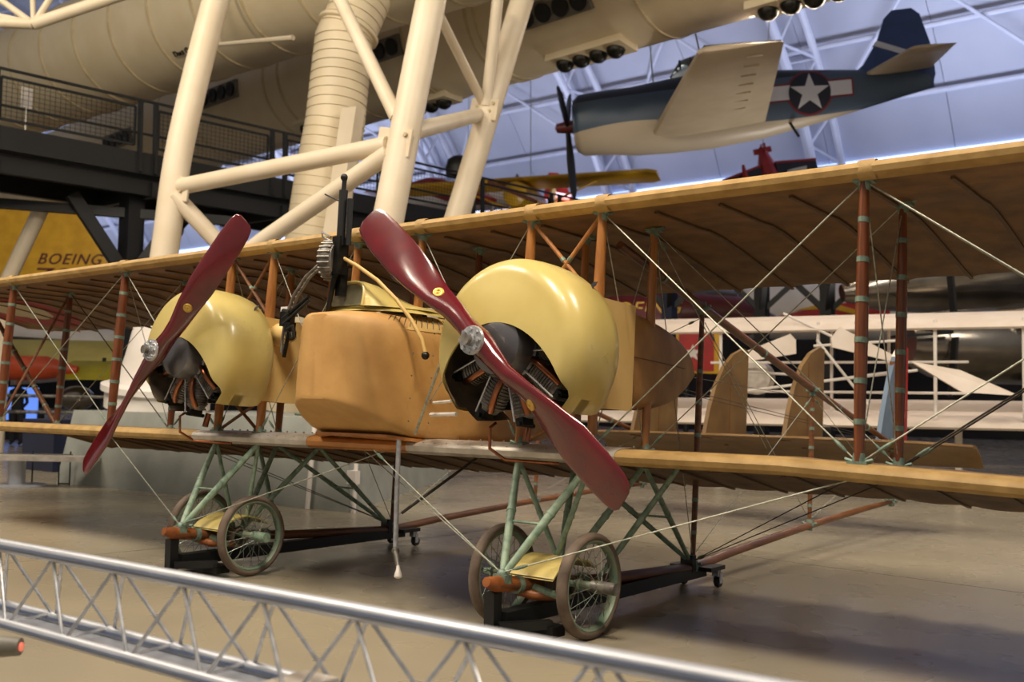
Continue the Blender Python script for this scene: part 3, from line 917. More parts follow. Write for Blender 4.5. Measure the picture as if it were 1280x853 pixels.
small_plane('orange_plane', 'orange light aircraft nose low beneath the yellow wing tip', (-21.4, 38.7, 10.64), (R(8), 0, R(130)), 1.14, 'orange', 'orange', 'redpaint', high=False)
tag(ob('black_hood', M().lathe([(.38, 0), (.40, .25), (.34, .48), (.2, .58), (.02, .6)], (-14.35, 17.2, 7.85), (0, 0, 1), 24).tube([(-14.35, 17.2, 6.48), (-14.35, 17.2, 7.95)], .08, 8), 'black'), 'black domed hood on a post standing on the walkway', 'hood')
# red and navy aerobatic plane hanging nose down
ra = thing('stunt_plane', 'red stunt plane with navy wings hanging nose down above the big wing', 'airplane', (-11.5, 32.15, 10.35), (R(6), R(-14), R(38)))
ob('fuselage', M().tube([(0, -.2, -1.9), (0, -.1, -1.4), (0, 0, -.4), (0, .1, .5), (0, .2, 1.1)], [.12, .38, .42, .3, .1], 16), 'redpaint', ra)
for s in (-1, 1):
    w = ob('wing', M().prism([(s * .3, -.1, .35), (s * 1.85, -.1, .12), (s * 1.85, -.1, -.50), (s * .3, -.1, -.62)], .16, (0, 1, 0)), 'navy', ra, smooth=False)
    ob('leading_edge', M().bar((s * .3, -.12, .37), (s * 1.85, -.12, .14), .2, .09), 'redpaint', w, smooth=False)
    ob('white_flash', M().prism([(s * .6, -.2, -.28), (s * 1.4, -.2, -.22), (s * 1.45, -.2, -.02), (s * .7, -.2, -.02)], .04, (0, 1, 0)), 'white', w, smooth=False)
ob('tailplane', M().box((0, .2, .95), (.7, .1, .22)), 'redpaint', ra, smooth=False)
ob('fin', M().box((0, .0, 1.05), (.08, .5, .3)), 'redpaint', ra, smooth=False)
ob('suspension_cable', M().tube([(0, .1, 1.0), (2.2, .5, 8.6)], .02, 6), 'wire', ra)
ob('wheel_fairing', M().tube([(-1.0, -.3, .05), (-1.0, -.35, .55)], [.12, .05], 10), 'redpaint', ra)
# hanging undercarriage seen over the left wing
hw = thing('hanging_trike', 'small hanging undercarriage with two black wheels seen over the left wing', 'undercarriage', (-15.9, 8.75, 5.2))
for s in (-1, 1):
    ob('wheel', M().lathe([(.11, -.02), (.17, -.02), (.18, 0), (.17, .02), (.11, .02)], (.16 * s, .12 * s, 0), (.4, -1, 0), 20, cap=False), 'black', hw)
    ob('leg', M().tube([(.16 * s, .12 * s, 0), (.1 * s, .08 * s, .6)], .02, 6), 'black', hw)

# ---------------- right background exhibits
rl = thing('red_airliner', 'dark red airliner fuselage with gold lettering behind the white wing', 'airplane', (-13.5, 26.2, 4.4))
ob('fuselage', M().tube([(-9, -2, .1), (-6, -1.4, .1), (0, 0, .1), (3.2, .8, -.05), (4.6, 1.15, -.3)], [.9, .95, .95, .75, .15], 24), 'darkred', rl)
ob('roof_band', M().tube([(-9, -1.8, .55), (-6, -1.2, .55), (0, .2, .55), (3.2, .95, .35)], [.78, .82, .8, .55], 24), 'silver', rl)
lettering('lettering', 'BOEING', 'gold', rl, (-.95, -1.16, .02), (1, .24, 0), (0, -.05, 1), .62, .01, .25, 1.15, 1.1)
for x in (-5, 1.5):
    ob('support_leg', M().tube([(x, x * .24, -4.4), (x, x * .24, -.5)], .1, 8), 'black', rl)
wl = thing('striped_airliner', 'pale airliner with red and yellow swoosh behind the white wing', 'airplane', (-10.8, 33.2, 5.0))
ob('fuselage', M().tube([(-5, -3.6, .2), (0, 0, .2), (4, 2.9, .2), (7, 5.1, .2)], [1.2, 1.25, 1.25, 1.2], 24), 'white', wl)
def sw(p):
    return [Vector((x * .8, x * .58, z)) + Vector((.74, -1.02, 0)) for x, z in p]
ob('red_swoosh', M().prism(sw([(-2.0, -.5), (.5, .1), (2.5, .45), (3.2, .35), (3.2, -.5), (1.5, -.5), (.3, -.35)]), .05, (.6, -.8, 0)), 'redpaint', wl, smooth=False)
ob('yellow_swoosh', M().prism([q + Vector((.03, -.04, 0)) for q in sw([(-.4, -.05), (.9, .3), (2.3, -.1), (2.4, -.3), (1.0, .05)])], .05, (.6, -.8, 0)), 'yellow', wl, smooth=False)
for x in (-2, 3):
    ob('support_leg', M().tube([(x, x * .72, -5.0), (x, x * .72, -.8)], .1, 8), 'black', wl)
for i, (x, y, lab) in enumerate(((-9.7, 21.3, 'first dark branching walkway column left of the striped airliner'), (-7.6, 23.0, 'dark branching walkway column before the striped airliner'), (-6.1, 24.2, 'dark branching walkway column right of the striped airliner'))):
    t = thing('branching_column', lab, 'column', (x, y, 0), group='dark columns behind the white wing')
    ob('post', M().bar((0, 0, 0), (0, 0, 5.2), .34, .34), 'navy' if i == 0 else 'blacksteel', t, smooth=False)
    for d in ((1, .6), (-1, -.6), (.6, -1), (-.6, 1)):
        ob('arm', M().bar((d[0] * .1, d[1] * .1, 4.2), (d[0] * 1.0, d[1] * 1.0, 5.2), .15, .16), 'blacksteel', t, smooth=False)
    ob('beam', M().bar((-2.2, -1.3, 5.3), (2.2, 1.3, 5.3), .3, .3), 'blacksteel', t, smooth=False)
rf = thing('flag_panel', 'red panel with white star and yellow border beyond the engine tail', 'panel', (-8.1, 20.1, 0))
ob('board', M().prism([hd * -.62 + Vector((0, 0, 2.2)), hd * .62 + Vector((0, 0, 2.2)), hd * .62 + Vector((0, 0, 3.35)), hd * -.62 + Vector((0, 0, 3.35))], .06, nd), 'yellow', rf, smooth=False)
ob('red_field', M().prism([hd * -.55 + nd * .04 + Vector((0, 0, 2.27)), hd * .4 + nd * .04 + Vector((0, 0, 2.27)), hd * .4 + nd * .04 + Vector((0, 0, 3.28)), hd * -.55 + nd * .04 + Vector((0, 0, 3.28))], .04, nd), 'redpaint', rf, smooth=False)
ob('star', M().prism([hd * (-.18 + (.24 if k % 2 == 0 else .1) * math.sin(PI * k / 5)) + nd * .07 + Vector((0, 0, 2.75 + (.24 if k % 2 == 0 else .1) * math.cos(PI * k / 5))) for k in range(10)], .03, nd), 'white', rf, smooth=False)
ob('stand', M().bar((0, 0, 0), (0, 0, 2.2), .1, .1), 'black', rf, smooth=False)

bm = thing('silver_bomber', 'polished silver bomber fuselage and engine behind the white winged flyer', 'airplane', (0.5, 21.5, 0))
ob('fuselage', M().tube([(-4.2, -2.6, 4.05), (-3.6, -2.1, 4.2), (-2.2, -1.1, 4.5), (0, .6, 4.8), (3, 2.9, 5.1), (8, 6.8, 5.3)], [.2, .55, .95, 1.25, 1.4, 1.4], 28), 'silver', bm)
nac = ob('engine_nacelle', M().tube([(-2.4, -3.6, 2.75), (-2.0, -3.2, 2.75), (-1.0, -2.4, 2.75), (1.5, -.6, 2.8), (4, 1.6, 3.0)], [.45, .72, .85, .9, .7], 24), 'silver', bm)
for k in range(4):
    a = R(5 + 90 * k)
    d = Vector((.66 * math.cos(a), -.75 * math.cos(a), 0)).cross(Vector((0, 0, 1))).normalized() * math.cos(a) + Vector((0, 0, 1)) * math.sin(a)
    o = Vector((-1.3, -3.9, 2.95))
    ob('propeller_blade', M().bar(o + d * .1, o + d * 1.35, .24, .05, (.75, .66, 0)), 'black', bm)
ob('wing', aerofoil_wing(M(), (-.5, -1.5, 3.3), (7.5, -4.5, 3.3), 2.8, .35, (.4, .9, 0)), 'silver', bm)
ob('landing_leg', M().tube([(0, -1.8, 0), (0, -1.8, 2.4)], .14, 10), 'black', bm)
ob('tire', M().lathe([(.3, -.2), (.55, -.17), (.6, 0), (.55, .17), (.3, .2)], (0, -1.8, .6), (.8, .6, 0), 24), 'black', bm)

# white tandem-winged early flyer
af = thing('tandem_wing_flyer', 'white fabric tandem-winged early flyer behind the biplane tail', 'airplane', (-1.4, 12.1, 0))
ad = Vector((6.24, 1.1, 0)).normalized()
ac = Vector((-.17, .98, 0)).normalized()
def ap(s, t, z):
    return ad * s + ac * t + Vector((0, 0, z))
ob('wing', aerofoil_wing(M(), ap(-4.6, 0, 2.79), ap(5.0, 0, 2.79), 1.5, .10, (-.17, .98, .24), round_tip=False), 'aerolinen', af)
ob('wing', aerofoil_wing(M(), ap(-4.6, 0, 1.15), ap(5.0, 0, 1.20), 1.5, .10, (-.17, .98, .16), round_tip=False), 'aerolinen', af)
ob('wing', aerofoil_wing(M(), ap(-4.6, 2.6, 1.37), ap(5.0, 2.6, 1.40), 1.5, .10, (-.17, .98, .16), round_tip=False), 'aerolinen', af)
for s, t in ((-3.4, -.6), (-1.7, -.6), (-.05, -.6), (.55, -.6), (1.75, -.6), (3.0, -.6), (4.2, -.6), (-.05, .5), (.9, .5)):
    ob('wing_post', M().tube([ap(s, t, 1.2), ap(s, t, 2.75)], .028, 8), 'white', af)
for a, b in ((ap(-.1, -.7, 2.35), ap(1.2, -.7, 2.42)), (ap(-.1, -.7, 1.75), ap(1.5, -.7, 1.95)), (ap(-1.6, -.6, 1.55), ap(1.3, -.6, 1.95)), (ap(-1.6, -.6, 1.95), ap(0, -.6, 1.85)), (ap(-.6, -.7, 2.9), ap(.2, -.7, 2.5)), (ap(-.05, -.7, 2.45), ap(.75, -.7, 1.4)), (ap(-2.0, -.2, 1.6), ap(2.2, -.2, 1.6)), (ap(-2.0, -.2, 2.1), ap(2.2, -.2, 2.1))):
    ob('frame_tube', M().tube([a, b], .022, 8), 'white', af)
def paddle(p, q, w0, w1):
    p, q = Vector(p), Vector(q)
    d = (q - p).normalized()
    n = Vector((.6, -.8, 0)).normalized()
    wv = d.cross(n).normalized()
    ob('propeller_blade', M().prism([p + wv * w0, p - wv * w0, q - wv * w1, q - wv * w1 * .3 + d * .06, q + wv * w1], .06, n), 'aerolinen', af, smooth=False)
paddle(rel(af, [(-2.45, 10.65, 2.10)])[0], rel(af, [(-1.66, 11.2, 2.38)])[0], .06, .17)
paddle(rel(af, [(-0.05, 11.2, 2.12)])[0], rel(af, [(-.75, 10.7, 2.44)])[0], .05, .17)
ob('tail_cone', M().prism([rel(af, [q])[0] for q in ((0.30, 10.95, 2.06), (0.95, 11.2, 1.93), (1.7, 11.45, 1.56), (1.0, 11.1, 1.60))], .05, nd), 'aerolinen', af, smooth=False)
for s in (-2, 2):
    ob('support_leg', M().tube([ap(s, .3, 0), ap(s, .3, 1.2)], .06, 8), 'white', af)
ob('engine_block', M().lathe([(.1, -.2), (.3, -.18), (.3, .18), (.1, .2)], ap(-1.3, .2, 1.85), ac, 16), 'alusheet', af)

# ================================================================== BARRIER TRUSS
tb = thing('barrier_truss', 'triangular aluminium truss barrier rail crossing the lower left corner', 'barrier', (2.0, -2.95, 0))
TBX0, TBX1 = .2, 5.4
def tpt(x, kind):
    y = -2.985 + (x - 1.861) * .0333
    return {'t': (x - 2.0, y + 2.95, .75), 'f': (x - 2.0, y + 2.95 - .065, .478), 'r': (x - 2.0, y + 2.95 + .115, .478)}[kind]
def chord(kind, r):
    # extruded rail profile: rounded tube with a recessed side groove
    m = M()
    prof = []
    for k in range(32):
        a = 2 * PI * k / 32
        q = r
        if k in (15, 16, 17, 31, 0, 1):
            q = r * .78
        prof.append((math.cos(a) * q, math.sin(a) * q))
    rings = []
    for x in (TBX0, TBX1):
        c = tpt(x, kind)
        rings.append([(c[0], c[1] + p[0], c[2] + p[1]) for p in prof])
    m.loft(rings)
    return ob('chord', m, 'alu', tb, ang=25)
for kind, r in (('t', .026), ('f', .022), ('r', .022)):
    a, b_ = Vector(tpt(TBX0 + .01, kind)), Vector(tpt(TBX1 - .01, kind))
    o_ = Vector((0, -r * .93, .003))
    ob('slot_shade_strip', M().bar(a + o_, b_ + o_, r * .22, .009), 'groove', tb, smooth=False)  # solid strip whose darker colour stands in for shade in the groove
chord('t', .026)
chord('f', .022)
chord('r', .022)
nodes = [1.472 + .391 * k for k in range(-3, 10)]
for i, x in enumerate(nodes):
    top = Vector(tpt(x, 't')) - Vector((0, 0, .025))
    for kind in ('f', 'r'):
        for s in (-1, 1):
            bx = x + .1955 * s
            if not TBX0 < bx < TBX1:
                continue
            bt = Vector(tpt(bx - .018 * s, kind)) + Vector((0, 0, .018))
            off = Vector((.012 * s + (.035 if kind == 'r' else 0), (-.012 if kind == 'f' else .014), 0))
            ob('web_rod', M().tube([top + off * .4 + Vector((0, 0, .005)), top + off, bt], .0066, 8), 'steel', tb)
    if TBX0 < x + .1955 < TBX1:
        ob('cross_rod', M().tube([Vector(tpt(x + .1955, 'f')) + Vector((0, 0, .012)), Vector(tpt(x + .18, 'r')) + Vector((0, 0, .012))], .006, 8), 'steel', tb)
a, b_ = Vector(tpt(TBX0, 'f')), Vector(tpt(TBX1, 'f'))
ob('tray', M().bar(a + Vector((0, .09, -.018)), b_ + Vector((0, .09, -.018)), .15, .006), 'alu', tb, smooth=False)
bp = ob('cover_plate', M().box((.81, -.015, .515), (.14, .2, .018), Matrix.Rotation(R(2), 3, 'Z')), 'alusheet', tb, smooth=False)
for x in (.35, 5.2):
    ob('end_post', M().tube([Vector(tpt(x, 'f')) + Vector((0, .05, 0)), Vector((x - 2.0, tpt(x, 'f')[1] + .05, .02))], .03, 12), 'alu', tb)
    ob('base_plate', M().lathe([(.2, 0), (.2, .012), (.19, .02)], (x - 2.0, tpt(x, 'f')[1] + .05, 0), (0, 0, 1), 24), 'alu', tb)
sp_ = thing('spotlight', 'small grey spotlight with glowing lens under the barrier rail', 'spotlight', (1.6, -3.22, .42))
ob('housing', M().tube([(-.14, -.11, .055), (-.02, -.015, .055), (.03, .025, .055)], [.036, .036, .03], 14), 'ventgrey', sp_)
ob('lens', M().lathe([(.001, 0), (.015, .001), (.015, .006), (.001, .007)], (.03, .025, .055), (.79, .61, 0), 14), mat('glowing_lens', 'd8705a', None, emis=.9), sp_)
ob('yoke', M().tube([(-.06, -.04, .08), (-.06, -.02, .09)], .01, 8), 'alusheet', sp_)

# ================================================================== TRANSPORT DOLLIES
def dolly(label, X):
    t = thing('transport_dolly', label, 'dolly', (X, 0, 0), group='dollies under the biplane')
    zt = .175
    ob('beam', M().bar((0, -.42, .13), (0, 1.95, .13), .09, .085), 'black', t, smooth=False)
    ob('upright', M().box((-.02, -.47, .17), (.07, .07, .23)), 'black', t, smooth=False)
    ob('cross_beam', M().bar((-.24, -.2, .06), (.24, -.2, .06), .12, .06), 'black', t, smooth=False)
    ob('cross_beam', M().bar((-.22, -.5, .03), (.18, -.5, .03), .1, .06), 'black', t, smooth=False)
    ob('diagonal_brace', M().bar((.03, -.48, .1), (.2, -.22, .1), .05, .05), 'black', t, smooth=False)
    ob('tail_plate', M().box((-.02, 1.93, .155), (.34, .22, .03)), 'black', t, smooth=False)
    ob('clamp', M().box((0, 1.75, .2), (.1, .05, .12)), 'black', t, smooth=False)
    for x, y in ((-.16, 1.95), (.10, 2.0)):
        c = ob('caster', M().box((x, y, .115), (.05, .05, .05)), 'steel', t, smooth=False)
        ob('fork', M().box((x - .026, y + .02, .075), (.008, .04, .08)).box((x + .026, y + .02, .075), (.008, .04, .08)), 'steel', c, smooth=False)
        ob('caster_wheel', M().lathe([(.015, -.018), (.04, -.018), (.045, 0), (.04, .018), (.015, .018)], (x, y + .03, .046), (1, 0, 0), 20), 'black', c)
    return t
dolly('black wheeled dolly beam under the landing gear of the nearer engine', 1.541)
dolly('black wheeled dolly beam under the landing gear of the farther engine', -1.541)

# ================================================================== THE BIPLANE
TH = 0.067895479
bi = thing('biplane', 'twin-engined antique biplane in doped linen with red wooden propellers', 'airplane', (0, 0, 0), (-TH, 0, 0))
E = 1.541
XC, XB, XA, XK, XD = 3.386, 1.803, 1.269, .322, 5.48
YR = .614

# ---- wing fabric material with roundel painted under the upper wing tips
def wing_material(name, roundel):
    m = mat(name, '866236', '573c20', rough=.65, scale=5, lo=.3, hi=.75, bump=.10, bscale=30)  # linen colour darkened to carry the shade under the wings, plus mottling
    nt = m.node_tree
    b = nt.nodes['Principled BSDF']
    g = nt.nodes.new('ShaderNodeTexCoord')
    sp = nt.nodes.new('ShaderNodeSeparateXYZ')
    nt.links.new(g.outputs['Object'], sp.inputs[0])
    cur = nt.nodes[m['mix']].outputs[2]
    # darker aged seam tapes across the chord
    if roundel:
        cb = nt.nodes.new('ShaderNodeCombineXYZ')
        ab = nt.nodes.new('ShaderNodeMath')
        ab.operation = 'ABSOLUTE'
        nt.links.new(sp.outputs[0], ab.inputs[0])
        nt.links.new(ab.outputs[0], cb.inputs[0])
        nt.links.new(sp.outputs[1], cb.inputs[1])
        ds = nt.nodes.new('ShaderNodeVectorMath')
        ds.operation = 'DISTANCE'
        ds.inputs[1].default_value = (7.72, 1.05, 0)
        nt.links.new(cb.outputs[0], ds.inputs[0])
        for rad, col in ((.84, '8e2f2c'), (.5, 'b9a989')):
            lt_ = nt.nodes.new('ShaderNodeMath')
            lt_.operation = 'LESS_THAN'
            lt_.inputs[1].default_value = rad
            nt.links.new(ds.outputs['Value'], lt_.inputs[0])
            mx = nt.nodes.new('ShaderNodeMix')
            mx.data_type = 'RGBA'
            nt.links.new(lt_.outputs[0], mx.inputs[0])
            nt.links.new(cur, mx.inputs[6])
            mx.inputs[7].default_value = hexc(col)
            cur = mx.outputs[2]
        nt.links.new(cur, b.inputs['Base Color'])
    return m
MT['wing_u'] = wing_material('mottled_shaded_linen_with_roundels', True)
MT['wing_l'] = wing_material('mottled_shaded_linen', False)

PROF = [(-.085, .0, 0), (-.075, .022, -.020), (-.05, .036, -.033), (0, .048, -.040), (.12, .058, -.036), (.3, .062, -.028), (.5, .058, -.022), (.65, .050, -.018), (.8, .034, -.006), (1.0, .008, -.012), (1.25, -.028, -.040), (1.5, -.064, -.074), (1.75, -.102, -.110), (1.95, -.130, -.137), (2.15, -.155, -.161)]
def make_wing(name, half, z0f, ma, label):
    xs = []
    n = int(half * 2 / .035)
    m = M()
    rings = []
    for i in range(n + 1):
        x = -half + 2 * half * i / n
        rp = .42
        ph = (x / rp) % 1.0
        bay = 4 * ph * (1 - ph)           # 0 at a rib, 1 mid bay
        e = 1.0
        d = half - abs(x)
        if d < .5:
            e = math.sqrt(max(.02, 1 - ((.5 - d) / .5) ** 2)) * .35 + .65
        z0 = z0f(x)
        up, lo = [], []
        for (y, a, b) in PROF:
            yy = y if y < .9 else .9 + (y - .9) * (e - .10 * bay * (1 if y > 1.9 else 0))
            sag = .02 * bay * (0 if y < .1 else min(1, (y - .1) / .6))
            up.append((x, yy, z0 + a - sag * .7))
            lo.append((x, yy, z0 + b + sag * (.9 if y < .9 else .5) - (.014 * (1 - bay) ** 6 if y > .2 else 0)))
        rings.append(up + lo[::-1][:-1])
    m.loft(rings)
    return ob(name, m, ma, bi, label, ang=60)
zu = lambda x: 2.545 + .0032 * x - .0015 * abs(x)
zl = lambda x: 1.035 + .0032 * x - .0015 * abs(x) - (.045 * max(0, x - 3.0) / 1.2 if x > 0 else 0)
uw = make_wing('upper_wing', 8.5, zu, 'wing_u', 'brown doped linen upper wing with roundels beneath')
lw = make_wing('lower_wing', 6.3, zl, 'wing_l', 'brown doped linen lower wing')
# rib battens sewn under the fabric
MT['rib'] = mat('dark_rib_batten', '5f4425', '4c351b', rough=.6, scale=20)
def ribs(wing, half, zf):
    m = M()
    pts = [(y, b - .011) for y, a, b in PROF if y >= .12]
    m.loft([[(-.011, y, z - .006), (.011, y, z - .006), (.011, y, z + .008), (-.011, y, z + .008)] for y, z in pts])
    r0 = None
    n = int((half - .55) / .42)
    for k in range(-n, n + 1):
        x = k * .42
        if r0 is None:
            r0 = ob('rib', m, 'rib', wing, smooth=False)
            r0.location = (x, 0, zf(x))
        else:
            inst(r0, wing, (x, 0, zf(x)))
ribs(uw, 8.5, zu)
ribs(lw, 6.3, zl)
# leading edge cover strips (same wing linen, coloured lighter as if lit) and the metal leading edge behind the propellers
def le_strip(name, x0, x1, zf, ma, parent, grow=.004, yb=.02, zlow=None):
    m = M()
    rings = []
    n = max(2, int((x1 - x0) / .12))
    for i in range(n + 1):
        x = x0 + (x1 - x0) * i / n
        z0 = zf(x)
        r = []
        for (y, a, b) in PROF[:6][::-1]:
            if y <= yb:
                r.append((x, y - grow, z0 + a + grow))
        for (y, a, b) in PROF[1:6]:
            if y <= (zlow if zlow is not None else yb):
                r.append((x, y - grow, z0 + b - grow))
        rings.append(r)
    m.loft(rings, closed=False, cap=False)
    return ob(name, m, ma, parent)
MT['lelinen'] = mat('lit_leading_edge_linen', 'b3925a', '9c7c47', rough=.6, scale=9, bump=.12, bscale=60)  # lit version of the wing linen colour
le_strip('leading_edge', -8.4, 8.4, zu, 'lelinen', uw)
le_strip('leading_edge', -6.2, -2.02, zl, 'lelinen', lw)
le_strip('leading_edge', 2.02, 6.2, zl, 'lelinen', lw)
MT['plyle'] = mat('varnished_ply_edge', 'b97c3d', 'a0652b', rough=.35, scale=7, coat=.2)
le_strip('leading_edge', -.62, .38, zl, 'plyle', lw, .004, .13, .13)
for x0, x1 in ((-2.02, -.62), (.38, 2.02)):
    s_ = le_strip('metal_edge', x0, x1, zl, 'alusheet', lw, .006, .31, .02)
    rv = M()
    k = x0 + .05
    while k < x1:
        rv.sph((k, -.072, zl(k) + .028), .008, 6)
        rv.sph((k, .27, zl(k) + .072), .008, 6)
        k += .1
    ob('rivets', rv, 'engine', lw, kind='stuff')
for x in (XC, XB, XA, XK, -XK, -XA, -XB, -XC, -XD):
    ob('sleeve', M().lathe([(.05, -.045), (.054, -.03), (.054, .03), (.05, .045)], (x + .03, -.035, zu(x) + .002), (1, 0, 0), 12, cap=False), 'lelinen', uw)

U = lambda x, y=0: Vector((x, y, zu(x) - .045 + (.02 if y else 0)))
L = lambda x, y=0: Vector((x, y, zl(x) + .05 + (.0 if y else 0)))
def fitting(p, s=1.0, par=None):
    m = M().box((p[0], p[1], p[2]), (.10 * s, .07 * s, .018)).lathe([(.028 * s, -.05), (.033 * s, -.02), (.033 * s, .02), (.028 * s, .05)], p, (0, 0, 1), 10)
    for d in (-1, 1):
        m.tube([p, (p[0] + .07 * d * s, p[1], p[2] + .02)], .010, 6)
    return ob('fitting', m, 'patina', par or bi)
def strut(a, b, ma='strut', straps=5, w=.030, name='wing_strut', ff=1.6, fit=True, cover=(0, 1)):
    a, b = Vector(a), Vector(b)
    n = 8
    pts = [a.lerp(b, i / n) for i in range(n + 1)]
    rs = [w * (.72 + .28 * math.sin(PI * min(1, max(0, i / n)))) for i in range(n + 1)]
    o = ob(name, M().tube(pts, rs, 12, True, ((0, 1, 0), ff)), ma, bi)
    d = (b - a).normalized()
    for k in range(straps):
        f = (k + 1) / (straps + 1)
        c = a.lerp(b, f)
        r = w * (.72 + .28 * math.sin(PI * f)) * 1.06
        q = M().tube([c - d * .014, c + d * .014], r, 12, True, ((0, 1, 0), ff))
        ob('strap', q, 'patina', o)
    if fit:
        fitting(a, 1, o)
        fitting(b, 1, o)
    return o
# interplane struts, front and rear rows
for x in (XC, -XC, -XD, XD):
    strut(L(x), U(x), 'strut', 6)
    strut(L(x, YR), U(x, YR), 'strut', 6, .027)
for x in (XB, -XB, XA, -XA):
    strut(L(x), U(x), 'strut_l', 0)
    strut(L(x, YR), U(x, YR), 'strut_l', 0, .027)
for x in (XK, -XK):
    strut(L(x), U(x), 'strut_l', 0, .026)
    strut(L(x, YR), U(x, YR), 'strut', 0, .026)
def rod(name, a, b, r, ma, n=8, straps=0):
    o = ob(name, M().tube([a, b], r, n), ma, bi)
    for k in range(straps):
        a_, b_ = Vector(a), Vector(b)
        c = a_.lerp(b_, (k + 1) / (straps + 1))
        d = (b_ - a_).normalized()
        ob('strap', M().tube([c - d * .012, c + d * .012], r * 1.2, n), 'patina', o)
    return o
# engine bay wooden braces
for s in (-1, 1):
    for (a, b) in ((XA, XB), (XB, XA)):
        p, q = U(s * a), Vector((s * (a + (b - a) * .9), .05, 1.98))
        o = rod('engine_brace', p, q, .014, 'boom' if s < 0 else 'strut_l', 8, 1)
        rod('engine_brace', L(s * a) , Vector((s * (a + (b - a) * .8), .05, 1.32)), .013, 'boom' if s < 0 else 'strut_l', 8)
# overhang braces and side braces of the outer bays
for s in (-1, 1):
    rod('overhang_brace', L(s * XD, YR), Vector((s * 7.4, YR, zu(s * 7.4) - .03)), .026, 'boom', 10, 6)
    rod('overhang_brace', L(s * XD), Vector((s * 7.4, 0, zu(s * 7.4) - .04)), .026, 'boom', 10, 6)
    rod('side_brace', U(s * XD, YR), L(s * XD), .014, 'boom')

# ---- bracing cables
def wire(a, b, r=.0036, ma='wire', buckle=True):
    a, b = Vector(a), Vector(b)
    o = ob('bracing_cable', M().tube([a, b], r, 6), ma, bi)
    if buckle:
        d = (b - a).normalized()
        c = a.lerp(b, .06)
        ob('turnbuckle', M().tube([c - d * .05, c - d * .02, c + d * .02, c + d * .05], [.004, .010, .010, .004], 8), 'patina', o)
    return o
for s in (-1, 1):
    wire(L(s * XB), U(s * XC), .0045)
    wire(L(s * XC), U(s * XB), .0045)
    wire(L(s * XB, YR), U(s * XC, YR))
    wire(L(s * XC, YR), U(s * XB, YR))
    wire(L(s * XC), U(s * XD), .0045)
    wire(L(s * XD), U(s * XC), .0045)
    wire(L(s * XC, YR) , U(s * XD, YR), .0055, 'darkwire')
    if s > 0:
        wire(L(s * XC, YR) + Vector((0, .06, 0)), U(s * XD, YR) + Vector((0, .06, 0)), .0055, 'darkwire')
    wire(L(s * XD, YR), U(s * XC, YR))
    wire(L(s * XK), U(s * XA))
    wire(L(s * XA), U(s * XK))
    wire(L(s * XK, YR), U(s * XA, YR), .004, 'darkwire')
    wire(U(s * XC), L(s * XC, YR), .0035)
    wire(L(s * XC), U(s * XC, YR), .0035)
    wire(U(s * XB), L(s * XB, YR), .0035)
    wire(L(s * XB) , U(s * XB, YR), .0035)
    wire(U(s * XB, YR), (s * (E + .05), 2.9, 1.2), .0035)
    wire(U(s * XB, YR), (s * E, 1.8, .35), .0035)
    wire((s * E, -.45, .36), L(s * XC, 0) - Vector((0, 0, .07)), .0045)
    wire((s * E, -.45, .36), L(s * -.1, 0) - Vector((0, 0, .09)), .004)
    wire((s * E, 1.8, .33), L(s * XC, YR) - Vector((0, 0, .05)), .0035, 'darkwire')
    wire((s * E, 1.8, .33), L(s * (XC - .2), YR) - Vector((0, 0, .05)), .0035, 'darkwire')
    wire((s * E, 3.97, 1.72), (s * E, 1.85, .4), .0035)
    wire((s * E, 1.85, 2.1), (s * E, 3.97, .6), .0035)
    wire((s * E, 3.97, 1.72), (s * E, 6.2, .8), .003)
    wire((s * E, 6.1, 1.38), (s * E, 3.97, .6), .003)
wire((E, 1.85, 2.15), (-E, 3.97, 1.7), .003, 'darkwire')
wire((-E, 1.85, 2.15), (E, 3.97, 1.7), .003, 'darkwire')
wire((.48, .1, 1.85), (E, 5.9, 1.42), .003, 'darkwire', False)
wire((.48, .3, 1.80), (E - .1, 5.9, 1.42), .003, 'darkwire', False)
wire((.30, -.30, 1.0), (E - .03, -.44, .37), .004, 'wire')

# ---- tail booms
for s in (-1, 1):
    X = s * E
    o = ob('upper_boom', M().tube([(X, YR, 2.45), (X, 1.85, 2.2), (X, 3.97, 1.78), (X, 6.1, 1.40), (X, 6.7, 1.34)], [.028, .032, .032, .026, .02], 12), 'boom', bi)
    for y, z in ((1.2, 2.33), (2.9, 1.99), (4.6, 1.665), (5.4, 1.52)):
        ob('strap', M().tube([(X, y - .012, z + .0025), (X, y + .012, z - .0025)], .037, 12), 'patina', o)
    sk = ob('skid_boom', M().tube([(X, -.56, .315), (X, -.5, .295), (X, -.3, .285), (X, .6, .265), (X, 1.8, .285), (X, 2.4, .37), (X, 3.97, .555), (X, 5.4, .70), (X, 6.25, .775)], [.02, .035, .036, .036, .036, .032, .030, .026, .02], 12, True, ((1, 0, 0), 1.3)), 'boom', bi)
    ob('skid_toe', M().tube([(X, -.58, .315), (X, -.5, .30), (X, -.38, .295), (X, -.25, .285)], [.028, .046, .046, .038], 12), 'toe', sk)
    for y, z in ((-.3, .285), (.35, .27), (1.78, .285)):
        ob('strap', M().tube([(X, y - .02, z), (X, y + .02, z)], .052, 12, True), 'patina', sk)
    for y, z0, z1 in ((1.80, .30, 2.2), (3.97, .56, 1.77), (6.2, .77, 1.40)):
        strut((X, y, z0), (X, y, z1), 'boom', 7 if y < 3 else 6, .022, 'boom_strut', 1.4)

